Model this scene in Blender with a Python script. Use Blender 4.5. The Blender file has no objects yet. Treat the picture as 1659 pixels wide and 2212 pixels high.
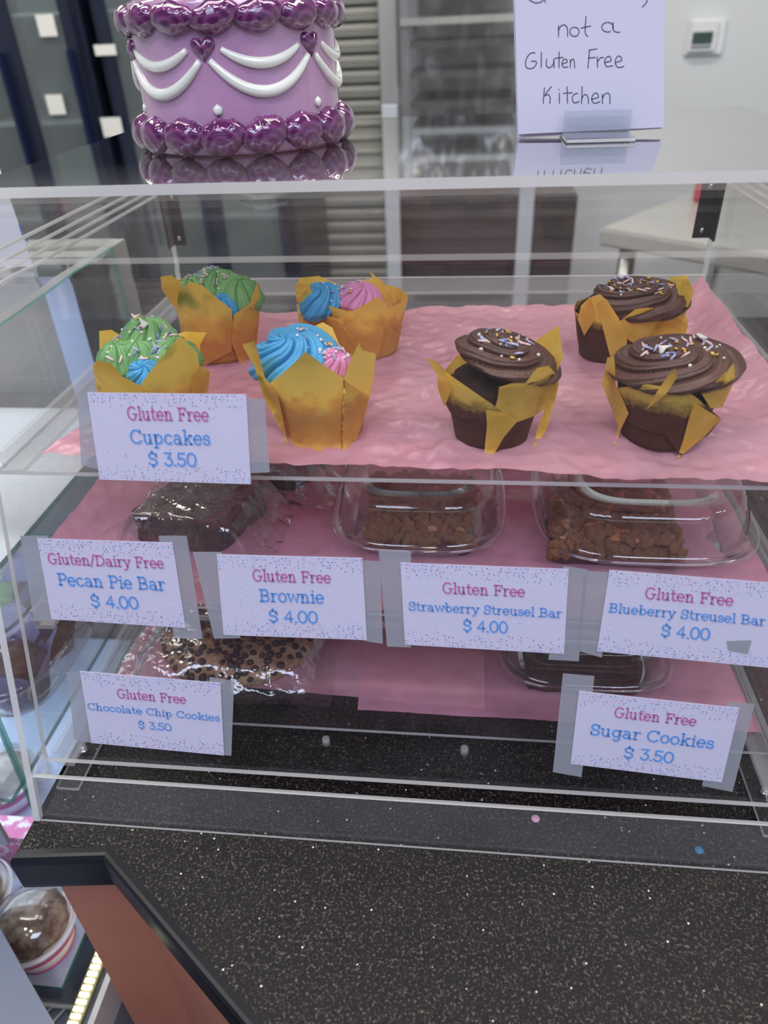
import bpy, bmesh, math, random
from mathutils import Vector, Matrix, noise
from mathutils.bvhtree import BVHTree
SC = bpy.context.scene
COL = SC.collection
rnd = random.Random(7)
# ------------------------------------------------------------ camera
CP = Vector((0.29908, -0.27834, 0.46667)); FPX = 1568.7
CR = Vector((0.9943, 0.1000, -0.0383)); CU = Vector((-0.0247, 0.5623, 0.8266))
CF = CR.cross(CU).normalized() * -1.0; CR.normalize(); CU = (CU - CR * CU.dot(CR)).normalized()
cam = bpy.data.cameras.new('camera'); cam.sensor_fit = 'VERTICAL'; cam.sensor_height = 36.0
cam.lens = FPX * 36.0 / 2212; cam.clip_start = 0.01; cam.clip_end = 50
cam.dof.use_dof = True; cam.dof.focus_distance = 0.50; cam.dof.aperture_fstop = 6.5
co = bpy.data.objects.new('camera', cam); COL.objects.link(co)
co.matrix_world = Matrix(((CR.x, CU.x, -CF.x, CP.x), (CR.y, CU.y, -CF.y, CP.y), (CR.z, CU.z, -CF.z, CP.z), (0, 0, 0, 1)))
SC.camera = co
# ------------------------------------------------------------ world, lights, exposure
w = bpy.data.worlds.new('world'); SC.world = w; w.use_nodes = True
w.node_tree.nodes['Background'].inputs[0].default_value = (0.66, 0.76, 1.0, 1)
w.node_tree.nodes['Background'].inputs[1].default_value = 1.6
SC.view_settings.view_transform = 'Standard'; SC.view_settings.look = 'None'
SC.view_settings.exposure = -0.08; SC.view_settings.gamma = 1.0; SC.view_settings.use_curve_mapping = False
SC.cycles.max_bounces = 10; SC.cycles.transparent_max_bounces = 48; SC.cycles.glossy_bounces = 4
SC.cycles.transmission_bounces = 8; SC.cycles.diffuse_bounces = 3
SC.cycles.caustics_reflective = False; SC.cycles.caustics_refractive = False
SC.cycles.sample_clamp_indirect = 4.0; SC.cycles.use_denoising = True
SC.cycles.use_adaptive_sampling = True; SC.cycles.adaptive_threshold = 0.03


def area(name, loc, size, energy, color, size_y=None, shape=None, rot=(0, 0, 0)):
    l = bpy.data.lights.new(name, 'AREA'); l.energy = energy; l.color = color; l.size = size
    l.shape = shape or ('RECTANGLE' if size_y else 'SQUARE')
    if size_y: l.size_y = size_y
    o = bpy.data.objects.new(name, l); COL.objects.link(o); o.location = loc; o.rotation_euler = rot
    return o


for i, (x, y) in enumerate([(-0.55, 0.45), (0.95, 0.45), (0.25, 1.6), (-1.4, 1.7)]):
    area('ceiling_panel_light', (x, y, 1.93), 1.2, 17 if y < 1 else 26, (1.0, 0.95, 0.88), 0.3)
for i, (x, y) in enumerate([(-0.5, -1.5), (1.2, -1.5)]):
    area('added_daylight_fill', (x, y, 1.93), 1.2, 34, (0.70, 0.78, 1.0), 0.9)  # unseen overhead lights added to supply the window's cool daylight
for i, (x, y) in enumerate([(-0.35, -0.5), (0.25, -0.75), (0.95, -0.45), (1.6, 0.6), (-1.2, -0.4)]):
    area('round_downlight', (x, y, 1.93), 0.14, 5.5, (1.0, 0.95, 0.88), shape='DISK')
# ------------------------------------------------------------ helpers


def ray(px, py):
    return CF + CR * ((px - 829.5) / FPX) - CU * ((py - 1106) / FPX)


def hit(px, py, ax, val):
    d = ray(px, py); t = (val - CP[ax]) / d[ax]; return CP + d * t


SK = 0.29543


def slant(px, py, off=0.0):
    d = ray(px, py); t = (SK * CP.z + off - CP.y) / (d.y - SK * d.z); return CP + d * t


SN = Vector((0, -1, SK)).normalized()


def link(o, parent=None):
    COL.objects.link(o)
    if parent is not None: o.parent = parent
    return o


def tag(o, label=None, cat=None, group=None, kind=None):
    if label: o['label'] = label
    if cat: o['category'] = cat
    if group: o['group'] = group
    if kind: o['kind'] = kind
    return o


def empty(name, loc, label, cat, group=None):
    o = bpy.data.objects.new(name, None); o.location = loc; o.empty_display_size = 0.02
    COL.objects.link(o); return tag(o, label, cat, group)


def mesh(name, V, F, mats, parent=None, smooth=False, mi=None, local=None):
    """mesh object; V in world coordinates, shifted to the parent's frame when local is given"""
    if local is not None: V = [Vector(p) - local for p in V]
    me = bpy.data.meshes.new(name); me.from_pydata([tuple(p) for p in V], [], F)
    for m in (mats if isinstance(mats, (list, tuple)) else [mats]): me.materials.append(m)
    if mi:
        for p, k in zip(me.polygons, mi): p.material_index = k
    if smooth: me.polygons.foreach_set('use_smooth', [True] * len(me.polygons))
    me.update()
    return link(bpy.data.objects.new(name, me), parent)


def frombm(name, bm, mats, parent=None, smooth=False, loc=(0, 0, 0)):
    me = bpy.data.meshes.new(name); bm.to_mesh(me); bm.free()
    for m in (mats if isinstance(mats, (list, tuple)) else [mats]): me.materials.append(m)
    if smooth: me.polygons.foreach_set('use_smooth', [True] * len(me.polygons))
    o = bpy.data.objects.new(name, me); o.location = loc
    return link(o, parent)


def inst(o, loc, parent, rot=None, scale=None, name=None):
    c = bpy.data.objects.new(name or o.name.split('.')[0], o.data); c.location = loc
    if rot is not None:
        c.rotation_mode = 'QUATERNION'; c.rotation_quaternion = rot
    if scale is not None: c.scale = scale
    return link(c, parent)


def prism(name, poly, off, mats, parent=None, bevel=0.0):
    """poly: planar 3D outline, off: extrusion; material 0 on the two faces, 1 on the narrow edges"""
    n = len(poly); off = Vector(off); A = [Vector(p) for p in poly]; B = [p + off for p in A]
    F = [tuple(range(n))[::-1], tuple(range(n, 2 * n))]; mi = [0, 0]
    for i in range(n):
        j = (i + 1) % n; F.append((i, j, n + j, n + i)); mi.append(1 if isinstance(mats, (list, tuple)) and len(mats) > 1 else 0)
    o = mesh(name, A + B, F, mats, parent, mi=mi)
    bm = bmesh.new(); bm.from_mesh(o.data); bmesh.ops.recalc_face_normals(bm, faces=bm.faces)
    if bevel:
        bmesh.ops.bevel(bm, geom=bm.edges[:], offset=bevel, segments=2, affect='EDGES', clamp_overlap=True)
    bm.to_mesh(o.data); bm.free()
    return o


def box(name, a, b, mats, parent=None, bevel=0.0):
    (x0, y0, z0), (x1, y1, z1) = a, b
    return prism(name, [(x0, y0, z0), (x1, y0, z0), (x1, y1, z0), (x0, y1, z0)], (0, 0, z1 - z0), mats, parent, bevel)


def lathe(name, prof, c, mats, parent=None, n=48, smooth=True, mod=None, local=None):
    V, F = [], []
    for (r, z) in prof:
        for i in range(n):
            a = 2 * math.pi * i / n; rr = r * (mod(a, z) if mod else 1)
            V.append(Vector((c[0] + rr * math.cos(a), c[1] + rr * math.sin(a), c[2] + z)))
    for k in range(len(prof) - 1):
        for i in range(n):
            j = (i + 1) % n; F.append((k * n + i, k * n + j, (k + 1) * n + j, (k + 1) * n + i))
    if prof[0][0] > 1e-5: F.append(tuple(range(n))[::-1])
    if prof[-1][0] > 1e-5: F.append(tuple((len(prof) - 1) * n + i for i in range(n)))
    return mesh(name, V, F, mats, parent, smooth, local=local)


def tube(name, pts, r, mat, parent=None, n=8, local=None, rf=None, smooth=True):
    pts = [Vector(p) for p in pts]; V, F = [], []
    for i, p in enumerate(pts):
        t = (pts[min(i + 1, len(pts) - 1)] - pts[max(i - 1, 0)]).normalized()
        a = t.orthogonal().normalized() if i == 0 else (pa - t * pa.dot(t)).normalized()
        pa = a; b = t.cross(a); rr = r * (rf(i / (len(pts) - 1)) if rf else 1)
        for k in range(n):
            q = 2 * math.pi * k / n; V.append(p + a * (rr * math.cos(q)) + b * (rr * math.sin(q)))
    for i in range(len(pts) - 1):
        for k in range(n):
            l = (k + 1) % n; F.append((i * n + k, i * n + l, (i + 1) * n + l, (i + 1) * n + k))
    F.append(tuple(range(n))[::-1]); F.append(tuple((len(pts) - 1) * n + k for k in range(n)))
    return mesh(name, V, F, mat, parent, smooth, local=local)


# ------------------------------------------------------------ materials
MATS = {}


def lin(c):
    return tuple((x / 255 / 12.92 if x / 255 < .04045 else ((x / 255 + .055) / 1.055) ** 2.4) for x in c)


def mat(name, rgb, rough=0.5, metal=0.0, spec=0.5, coat=0.0, bump=None, var=None, sss=0.0, em=None, trans=0.0):
    """rgb in sRGB 0-255; bump=(scale, strength); var=(rgb2, scale) second colour mixed in by noise"""
    if name in MATS: return MATS[name]
    m = bpy.data.materials.new(name); m.use_nodes = True; N = m.node_tree.nodes; L = m.node_tree.links
    p = N['Principled BSDF']; p.inputs['Base Color'].default_value = lin(rgb) + (1,)
    p.inputs['Roughness'].default_value = rough; p.inputs['Metallic'].default_value = metal
    p.inputs['Specular IOR Level'].default_value = spec; p.inputs['Coat Weight'].default_value = coat
    p.inputs['Coat Roughness'].default_value = 0.04
    if em:
        p.inputs['Emission Color'].default_value = lin(em[0]) + (1,); p.inputs['Emission Strength'].default_value = em[1]
    tc = N.new('ShaderNodeTexCoord')
    if var:
        t = N.new('ShaderNodeTexNoise'); t.inputs['Scale'].default_value = var[1]; t.inputs['Detail'].default_value = 6
        t.inputs['Roughness'].default_value = 0.65
        L.new(tc.outputs['Object'], t.inputs['Vector'])
        r = N.new('ShaderNodeValToRGB'); r.color_ramp.elements[0].position = var[2] if len(var) > 2 else .38
        r.color_ramp.elements[1].position = var[3] if len(var) > 3 else .62
        r.color_ramp.elements[0].color = lin(rgb) + (1,); r.color_ramp.elements[1].color = lin(var[0]) + (1,)
        L.new(t.outputs['Fac'], r.inputs[0]); L.new(r.outputs[0], p.inputs['Base Color'])
    if bump:
        t = N.new('ShaderNodeTexNoise'); t.inputs['Scale'].default_value = bump[0]; t.inputs['Detail'].default_value = 5
        L.new(tc.outputs['Object'], t.inputs['Vector'])
        b = N.new('ShaderNodeBump'); b.inputs['Strength'].default_value = bump[1]
        b.inputs['Distance'].default_value = 0.002
        L.new(t.outputs['Fac'], b.inputs['Height']); L.new(b.outputs[0], p.inputs['Normal'])
    if trans:
        tr = N.new('ShaderNodeBsdfTranslucent'); mx = N.new('ShaderNodeMixShader'); mx.inputs[0].default_value = trans
        src = p.inputs['Base Color'].links[0].from_socket if p.inputs['Base Color'].is_linked else None
        if src: L.new(src, tr.inputs[0])
        else: tr.inputs[0].default_value = lin(rgb) + (1,)
        L.new(p.outputs[0], mx.inputs[1]); L.new(tr.outputs[0], mx.inputs[2])
        L.new(mx.outputs[0], N['Material Output'].inputs[0])
    MATS[name] = m; return m


def clear(name, tint=(1, 1, 1), haze=0.02, rough=0.02, ior=1.49, hazecol=(.8, .8, .8), bump=None, boost=1.0, scr=0.0):
    """thin clear plastic sheet: see-through plus a Fresnel reflection and a haze for dust and painted-in reflections"""
    if name in MATS: return MATS[name]
    m = bpy.data.materials.new(name); m.use_nodes = True; N = m.node_tree.nodes; L = m.node_tree.links
    N.remove(N['Principled BSDF'])
    t = N.new('ShaderNodeBsdfTransparent'); t.inputs[0].default_value = tint + (1,)
    d = N.new('ShaderNodeBsdfDiffuse'); d.inputs[0].default_value = hazecol + (1,)
    g = N.new('ShaderNodeBsdfGlossy'); g.inputs['Roughness'].default_value = rough
    m1 = N.new('ShaderNodeMixShader'); m1.inputs[0].default_value = haze
    m2 = N.new('ShaderNodeMixShader'); f = N.new('ShaderNodeLayerWeight'); f.inputs[0].default_value = .5
    pw = N.new('ShaderNodeMath'); pw.operation = 'POWER'; pw.inputs[1].default_value = 5
    sch = N.new('ShaderNodeMath'); sch.operation = 'MULTIPLY_ADD'; f0 = ((ior - 1) / (ior + 1)) ** 2
    sch.inputs[1].default_value = 1 - f0; sch.inputs[2].default_value = f0
    L.new(f.outputs['Facing'], pw.inputs[0]); L.new(pw.outputs[0], sch.inputs[0])
    L.new(t.outputs[0], m1.inputs[1]); L.new(d.outputs[0], m1.inputs[2])
    mu = N.new('ShaderNodeMath'); mu.operation = 'MULTIPLY'; mu.inputs[1].default_value = boost; mu.use_clamp = True
    L.new(sch.outputs[0], mu.inputs[0]); L.new(mu.outputs[0], m2.inputs[0])
    L.new(m1.outputs[0], m2.inputs[1]); L.new(g.outputs[0], m2.inputs[2])
    L.new(m2.outputs[0], N['Material Output'].inputs[0])
    tc = N.new('ShaderNodeTexCoord')
    if bump:
        nt = N.new('ShaderNodeTexNoise'); nt.inputs['Scale'].default_value = bump[0]; nt.inputs['Detail'].default_value = 3
        b = N.new('ShaderNodeBump'); b.inputs['Strength'].default_value = bump[1]; b.inputs['Distance'].default_value = .003
        L.new(tc.outputs['Object'], nt.inputs['Vector']); L.new(nt.outputs['Fac'], b.inputs['Height'])
        L.new(b.outputs[0], g.inputs['Normal']); L.new(b.outputs[0], f.inputs['Normal'])
    if scr:   # uneven haze: dust, wipe marks, painted-in sheen
        mp = N.new('ShaderNodeMapping'); mp.inputs['Scale'].default_value = (1, 1, 1)
        nt = N.new('ShaderNodeTexNoise'); nt.inputs['Scale'].default_value = 14; nt.inputs['Detail'].default_value = 9
        nt.inputs['Roughness'].default_value = .75
        r = N.new('ShaderNodeMapRange'); r.inputs[1].default_value = .42; r.inputs[2].default_value = .75
        r.inputs[3].default_value = haze; r.inputs[4].default_value = haze + scr
        L.new(tc.outputs['Object'], nt.inputs['Vector']); L.new(nt.outputs['Fac'], r.inputs[0]); L.new(r.outputs[0], m1.inputs[0])
    MATS[name] = m; return m


ACR = clear('clear_acrylic', (.985, .985, .985), .003, .015, 1.49, scr=.010)
TOPM = clear('painted_sheen_top', (.96, .96, .96), .17, .03, 1.6, scr=.25, boost=1.9)  # pale mottled haze put in for bright reflections on the top
FENM = clear('reflection_haze_acrylic', (.95, .95, .95), .035, .05, 1.5, scr=.02)  # grey haze put into the sheet to imitate reflections on the fence


def edge_mat(name, a, white):
    if name in MATS: return MATS[name]
    m = bpy.data.materials.new(name); m.use_nodes = True; N = m.node_tree.nodes; L = m.node_tree.links
    p = N['Principled BSDF']; p.inputs['Base Color'].default_value = white + (1,); p.inputs['Roughness'].default_value = .12
    t = N.new('ShaderNodeBsdfTranslucent'); t.inputs[0].default_value = white + (1,)
    tr = N.new('ShaderNodeBsdfTransparent')
    m1 = N.new('ShaderNodeMixShader'); m1.inputs[0].default_value = .45
    m2 = N.new('ShaderNodeMixShader'); m2.inputs[0].default_value = a
    L.new(p.outputs[0], m1.inputs[1]); L.new(t.outputs[0], m1.inputs[2])
    L.new(tr.outputs[0], m2.inputs[1]); L.new(m1.outputs[0], m2.inputs[2]); L.new(m2.outputs[0], N['Material Output'].inputs[0])
    MATS[name] = m; return m


EDG = edge_mat('polished_acrylic_edge', .85, (.93, .93, .92))  # white in the acrylic edge colours stands for light piped along the sheets
EDG2 = edge_mat('soft_acrylic_edge', .35, (.9, .9, .9))
GEDG = edge_mat('green_glass_edge', .8, (.10, .38, .33))


def real_glass(name, col=(1, 1, 1), rough=0.0, ior=1.49):
    if name in MATS: return MATS[name]
    m = bpy.data.materials.new(name); m.use_nodes = True; N = m.node_tree.nodes; L = m.node_tree.links
    N.remove(N['Principled BSDF']); g = N.new('ShaderNodeBsdfGlass'); g.inputs[0].default_value = col + (1,)
    g.inputs['Roughness'].default_value = rough; g.inputs['IOR'].default_value = ior
    L.new(g.outputs[0], N['Material Output'].inputs[0]); MATS[name] = m; return m


SOLID = real_glass('solid_acrylic')
FILM = clear('clear_film', (.98, .98, .98), .012, .09, 1.5, bump=(70, .5), boost=3.2)
SHELL = clear('clear_pet_plastic', (.98, .98, .98), .012, .06, 1.5, boost=2.6)


def wrapper_mat(name, top, low, low2, zt, band, green=0.0):
    """baking paper: yellow above, grease-darkened by the cake below zt (local height), uneven border"""
    m = bpy.data.materials.new(name); m.use_nodes = True; N = m.node_tree.nodes; L = m.node_tree.links
    p = N['Principled BSDF']; p.inputs['Roughness'].default_value = .5; p.inputs['Specular IOR Level'].default_value = .35
    tc = N.new('ShaderNodeTexCoord'); sp = N.new('ShaderNodeSeparateXYZ'); L.new(tc.outputs['Object'], sp.inputs[0])
    n1 = N.new('ShaderNodeTexNoise'); n1.inputs['Scale'].default_value = 55; n1.inputs['Detail'].default_value = 6
    n1.inputs['Roughness'].default_value = .7; L.new(tc.outputs['Object'], n1.inputs['Vector'])
    a = N.new('ShaderNodeMath'); a.operation = 'MULTIPLY_ADD'; a.inputs[1].default_value = band; a.inputs[2].default_value = -band / 2
    L.new(n1.outputs['Fac'], a.inputs[0])
    b = N.new('ShaderNodeMath'); b.operation = 'ADD'; L.new(sp.outputs[2], b.inputs[0]); L.new(a.outputs[0], b.inputs[1])
    mr = N.new('ShaderNodeMapRange'); mr.inputs[1].default_value = zt - .004 * (1 + 3 * green); mr.inputs[2].default_value = zt + .004 * (1 + 3 * green)
    L.new(b.outputs[0], mr.inputs[0])
    n2 = N.new('ShaderNodeTexNoise'); n2.inputs['Scale'].default_value = 130; n2.inputs['Detail'].default_value = 5
    L.new(tc.outputs['Object'], n2.inputs['Vector'])
    lo = N.new('ShaderNodeMix'); lo.data_type = 'RGBA'; lo.inputs[6].default_value = lin(low) + (1,); lo.inputs[7].default_value = lin(low2) + (1,)
    L.new(n2.outputs['Fac'], lo.inputs[0])
    mx = N.new('ShaderNodeMix'); mx.data_type = 'RGBA'; mx.inputs[7].default_value = lin(top) + (1,)
    L.new(mr.outputs[0], mx.inputs[0]); L.new(lo.outputs[2], mx.inputs[6])
    out = mx.outputs[2]
    if green:   # icing grease stain shining through the paper
        n3 = N.new('ShaderNodeTexNoise'); n3.inputs['Scale'].default_value = 33; n3.inputs['Detail'].default_value = 2
        L.new(tc.outputs['Object'], n3.inputs['Vector'])
        g = N.new('ShaderNodeMapRange'); g.inputs[1].default_value = .55; g.inputs[2].default_value = .70; g.inputs[4].default_value = green
        L.new(n3.outputs['Fac'], g.inputs[0])
        zz = N.new('ShaderNodeMapRange'); zz.inputs[1].default_value = .040; zz.inputs[2].default_value = .052
        L.new(sp.outputs[2], zz.inputs[0])
        mm = N.new('ShaderNodeMath'); mm.operation = 'MULTIPLY'; L.new(g.outputs[0], mm.inputs[0]); L.new(zz.outputs[0], mm.inputs[1])
        gx = N.new('ShaderNodeMix'); gx.data_type = 'RGBA'; gx.inputs[7].default_value = lin((85, 135, 50)) + (1,)
        L.new(mm.outputs[0], gx.inputs[0]); L.new(out, gx.inputs[6]); out = gx.outputs[2]
    L.new(out, p.inputs['Base Color'])
    bp = N.new('ShaderNodeBump'); bp.inputs['Strength'].default_value = .35; bp.inputs['Distance'].default_value = .001
    L.new(n1.outputs['Fac'], bp.inputs['Height']); L.new(bp.outputs[0], p.inputs['Normal'])
    tr = N.new('ShaderNodeBsdfTranslucent'); L.new(out, tr.inputs[0])
    ms = N.new('ShaderNodeMixShader'); ms.inputs[0].default_value = .3
    L.new(p.outputs[0], ms.inputs[1]); L.new(tr.outputs[0], ms.inputs[2]); L.new(ms.outputs[0], N['Material Output'].inputs[0])
    return m


YEL = (255, 218, 104)
W_CHOC = wrapper_mat('chocolate_greased_wrapper', YEL, (72, 42, 34), (112, 70, 48), .034, .022)
W_VAN = wrapper_mat('vanilla_wrapper', YEL, (222, 156, 70), (246, 194, 96), .034, .05, green=.0001)
W_GRN = wrapper_mat('icing_stained_wrapper', YEL, (212, 136, 66), (238, 174, 84), .034, .05, green=.75)
W_YEL = mat('yellow_baking_paper', YEL, .5, spec=.35, bump=(60, .4), var=((240, 190, 70), 30), trans=.3)
CHOCF = mat('chocolate_icing', (84, 54, 44), .38, spec=.4, bump=(220, .15))
GRNF = mat('green_icing', (122, 172, 108), .4, spec=.35)
BLUF = mat('blue_icing', (76, 160, 208), .4, spec=.35)
PNKF = mat('pink_icing', (226, 150, 196), .4, spec=.35)
CHOCC = mat('chocolate_cake', (44, 28, 24), .85, bump=(260, 1.0), spec=.2, var=((60, 40, 32), 120))
VANC = mat('vanilla_cake', (196, 140, 80), .8, bump=(220, .8), spec=.2)
SPK = [mat('pink_sugar', (240, 205, 205), .3), mat('lilac_sugar', (178, 176, 208), .3), mat('gold_sugar', (222, 176, 84), .3, metal=.25),
       mat('white_sugar', (236, 232, 226), .35), mat('slate_sugar', (130, 148, 196), .35)]


def tissue_mat(name, c1, c2):
    m = mat(name, c1, .24, spec=.5, bump=(55, .8), var=(c2, 9), trans=.4)
    N = m.node_tree.nodes; L = m.node_tree.links; tc = [n for n in N if n.type == 'TEX_COORD'][0]; b1 = [n for n in N if n.type == 'BUMP'][0]
    nz = N.new('ShaderNodeTexNoise'); nz.inputs['Scale'].default_value = 14; nz.inputs['Detail'].default_value = 3
    va = N.new('ShaderNodeVectorMath'); va.operation = 'MULTIPLY_ADD'; va.inputs[1].default_value = (.05, .05, .05)
    L.new(tc.outputs['Object'], nz.inputs['Vector']); L.new(nz.outputs['Color'], va.inputs[0]); L.new(tc.outputs['Object'], va.inputs[2])
    prev = None
    for sc_, st in ((22, .55), (60, .35)):
        vo = N.new('ShaderNodeTexVoronoi'); vo.inputs['Scale'].default_value = sc_; vo.feature = 'F1'
        L.new(va.outputs[0], vo.inputs['Vector'])
        b = N.new('ShaderNodeBump'); b.inputs['Strength'].default_value = st; b.inputs['Distance'].default_value = .006 * 22 / sc_
        L.new(vo.outputs['Distance'], b.inputs['Height'])
        L.new((prev or b1).outputs[0], b.inputs['Normal']); prev = b
    L.new(prev.outputs[0], N['Principled BSDF'].inputs['Normal'])
    return m


PINK = tissue_mat('pink_tissue', (236, 170, 188), (242, 186, 200))
PINK2 = tissue_mat('pink_tissue_deep', (236, 166, 190), (242, 180, 200))
STEEL = mat('brushed_steel', (190, 190, 188), .28, metal=1.0, bump=(30, .08))
DARKM = mat('dark_metal', (40, 42, 48), .35, metal=.6)
CHROME = mat('chrome', (225, 225, 228), .12, metal=1.0)

# ------------------------------------------------------------ room
FLZ = -0.92; CEI = 1.95; BY = 2.75
def struct(o): return tag(o, kind='structure')
WALLM = mat('grey_wall_paint', (222, 226, 228), .8, bump=(200, .05))
DKW = mat('dim_wall_paint', (96, 98, 100), .8)
struct(box('floor', (-3, -3.4, FLZ - .05), (2.6, BY + .1, FLZ), mat('dark_floor_tile', (70, 62, 60), .5, var=((52, 46, 45), 6))))
struct(box('ceiling', (-3, -3.4, CEI), (2.6, BY + .1, CEI + .05), mat('ceiling_paint', (205, 205, 202), .9)))
struct(box('wall_back', (-3, BY, FLZ), (2.6, BY + .08, CEI), WALLM))
struct(box('wall_left', (-3.05, -3.4, FLZ), (-3, BY, CEI), WALLM))
struct(box('wall_right', (2.6, -3.4, FLZ), (2.65, BY, CEI), WALLM))
struct(box('wall_front', (-3, -3.45, FLZ), (2.6, -3.4, 1.50), DKW))  # unseen wall, closed high and dark to keep window reflections off the door
struct(box('trim_1', (-3, -3.45, 1.85), (2.6, -3.4, CEI), WALLM))
for i, x in enumerate((-3, -1.2, .7, 2.5)):
    struct(box('window_%d' % (i + 1), (x, -3.45, 1.50), (x + .1, -3.4, 1.85), DARKM))

# ------------------------------------------------------------ counter
m = bpy.data.materials.new('speckled_black_laminate'); m.use_nodes = True; N = m.node_tree.nodes; L = m.node_tree.links
p = N['Principled BSDF']; p.inputs['Roughness'].default_value = .34; p.inputs['Specular IOR Level'].default_value = .16
tc = N.new('ShaderNodeTexCoord')
n1 = N.new('ShaderNodeTexNoise'); n1.inputs['Scale'].default_value = 540; n1.inputs['Detail'].default_value = 6; n1.inputs['Roughness'].default_value = .78
v1 = N.new('ShaderNodeTexVoronoi'); v1.inputs['Scale'].default_value = 200; v1.inputs['Randomness'].default_value = 1
r1 = N.new('ShaderNodeValToRGB'); e = r1.color_ramp.elements; e[0].position = .47; e[0].color = (.003, .0028, .003, 1); e[1].position = .70; e[1].color = (.21, .185, .165, 1)
k = r1.color_ramp.elements.new(.545); k.color = (.008, .007, .007, 1)
r2 = N.new('ShaderNodeMapRange'); r2.inputs[1].default_value = .16; r2.inputs[2].default_value = .10
cr = N.new('ShaderNodeMapRange'); cr.inputs[1].default_value = .86; cr.inputs[2].default_value = .90
sc = N.new('ShaderNodeSeparateColor'); mu = N.new('ShaderNodeMath'); mu.operation = 'MULTIPLY'
mx = N.new('ShaderNodeMix'); mx.data_type = 'RGBA'; mx.inputs[7].default_value = (.62, .58, .54, 1)
L.new(tc.outputs['Object'], n1.inputs['Vector']); L.new(tc.outputs['Object'], v1.inputs['Vector'])
L.new(n1.outputs['Fac'], r1.inputs[0]); L.new(v1.outputs['Distance'], r2.inputs[0])
L.new(v1.outputs['Color'], sc.inputs[0]); L.new(sc.outputs[0], cr.inputs[0])
L.new(r2.outputs[0], mu.inputs[0]); L.new(cr.outputs[0], mu.inputs[1]); L.new(mu.outputs[0], mx.inputs[0])
L.new(r1.outputs[0], mx.inputs[6]); L.new(mx.outputs[2], p.inputs['Base Color'])
bp = N.new('ShaderNodeBump'); bp.inputs['Strength'].default_value = .25; bp.inputs['Distance'].default_value = .0006
L.new(n1.outputs['Fac'], bp.inputs['Height']); L.new(bp.outputs[0], p.inputs['Normal'])
LAM = m
EDGB = mat('black_edge_band', (9, 10, 17), .36, spec=.4)
WOOD = mat('orange_brown_wood_panel', (178, 118, 96), .55, var=((166, 106, 86), 3))
CE = [(0.0, -.026), (.063, -.019), (.19, -.112), (.62, -.427)]
ct = empty('service_counter', (.3, .3, FLZ), 'black speckled laminate counter with thick black edge on orange-brown wood panel', 'counter')
LC = Vector((.3, .3, FLZ))
prism('worktop', [Vector((x, y, -.034)) - LC for x, y in CE + [(1.3, -.427), (1.3, 1.05), (0, 1.05)]], (0, 0, .034), LAM, ct)


def band(name, a, b, ea=0, eb=0):
    a = Vector((a[0], a[1], 0)); b = Vector((b[0], b[1], 0)); t = (b - a).normalized(); n = Vector((t.y, -t.x, 0))
    V, F = [], []
    prof = [(0, .0006), (.0022, .0002), (.004, -.002), (.0045, -.006), (.0045, -.030), (.004, -.034), (.002, -.037), (-.004, -.037), (-.004, 0)]
    for q, e in ((a, ea), (b, eb)):
        for (o, z) in prof: V.append(q + t * (o * e) + n * o + Vector((0, 0, z)))
    m_ = len(prof)
    for i in range(m_): F.append((i, (i + 1) % m_, m_ + (i + 1) % m_, m_ + i))
    F += [tuple(range(m_))[::-1], tuple(range(m_, 2 * m_))]
    return mesh(name, V, F, EDGB, ct, local=LC)


band('edge_band', CE[0], CE[1], -.6, -.33); band('edge_band', CE[1], CE[2], .33, 0); band('edge_band', CE[2], CE[3], 0, 0)
prism('base_panel', [Vector((x, y, FLZ)) - LC for x, y in [(.014, -.0185), (.0655, -.0125), (.192, -.1055), (.62, -.42), (1.25, -.42), (1.25, 1.0), (.014, 1.0)]], (0, 0, -FLZ - .0345), WOOD, ct)

# ------------------------------------------------------------ acrylic display case
W = .53; D = .458; H = .393; YB = .1069; ZB = .3619; YT = .1618; T = .005
case = empty('acrylic_display_case', (W / 2, D / 2, 0), 'large clear acrylic display case with sloping front standing on black speckled counter', 'display case')
LD = Vector((W / 2, D / 2, 0))
def P3(*a): return [Vector(p) - LD for p in a]
for x0 in (0.0, W - T):
    prism('side_panel', P3((x0, 0, 0), (x0, YB, ZB), (x0, YT, H - .0065), (x0, D, H - .0065), (x0, D, 0)), (T, 0, 0), [ACR, EDG], case)
prism('top_panel', P3((-.002, YT - .004, H - .006), (W + .002, YT - .004, H - .006), (W + .002, D + .003, H - .006), (-.002, D + .003, H - .006)), (0, 0, .006), [TOPM, EDG], case)
un = Vector((0, -(H - .0065 - ZB), YT - YB)).normalized() * -1
prism('upper_front_panel', P3((T, YB + .001, ZB + .003), (W - T, YB + .001, ZB + .003), (W - T, YT, H - .0068), (T, YT, H - .0068)), (0, .0022, -.0038), [ACR, EDG2], case)
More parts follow.
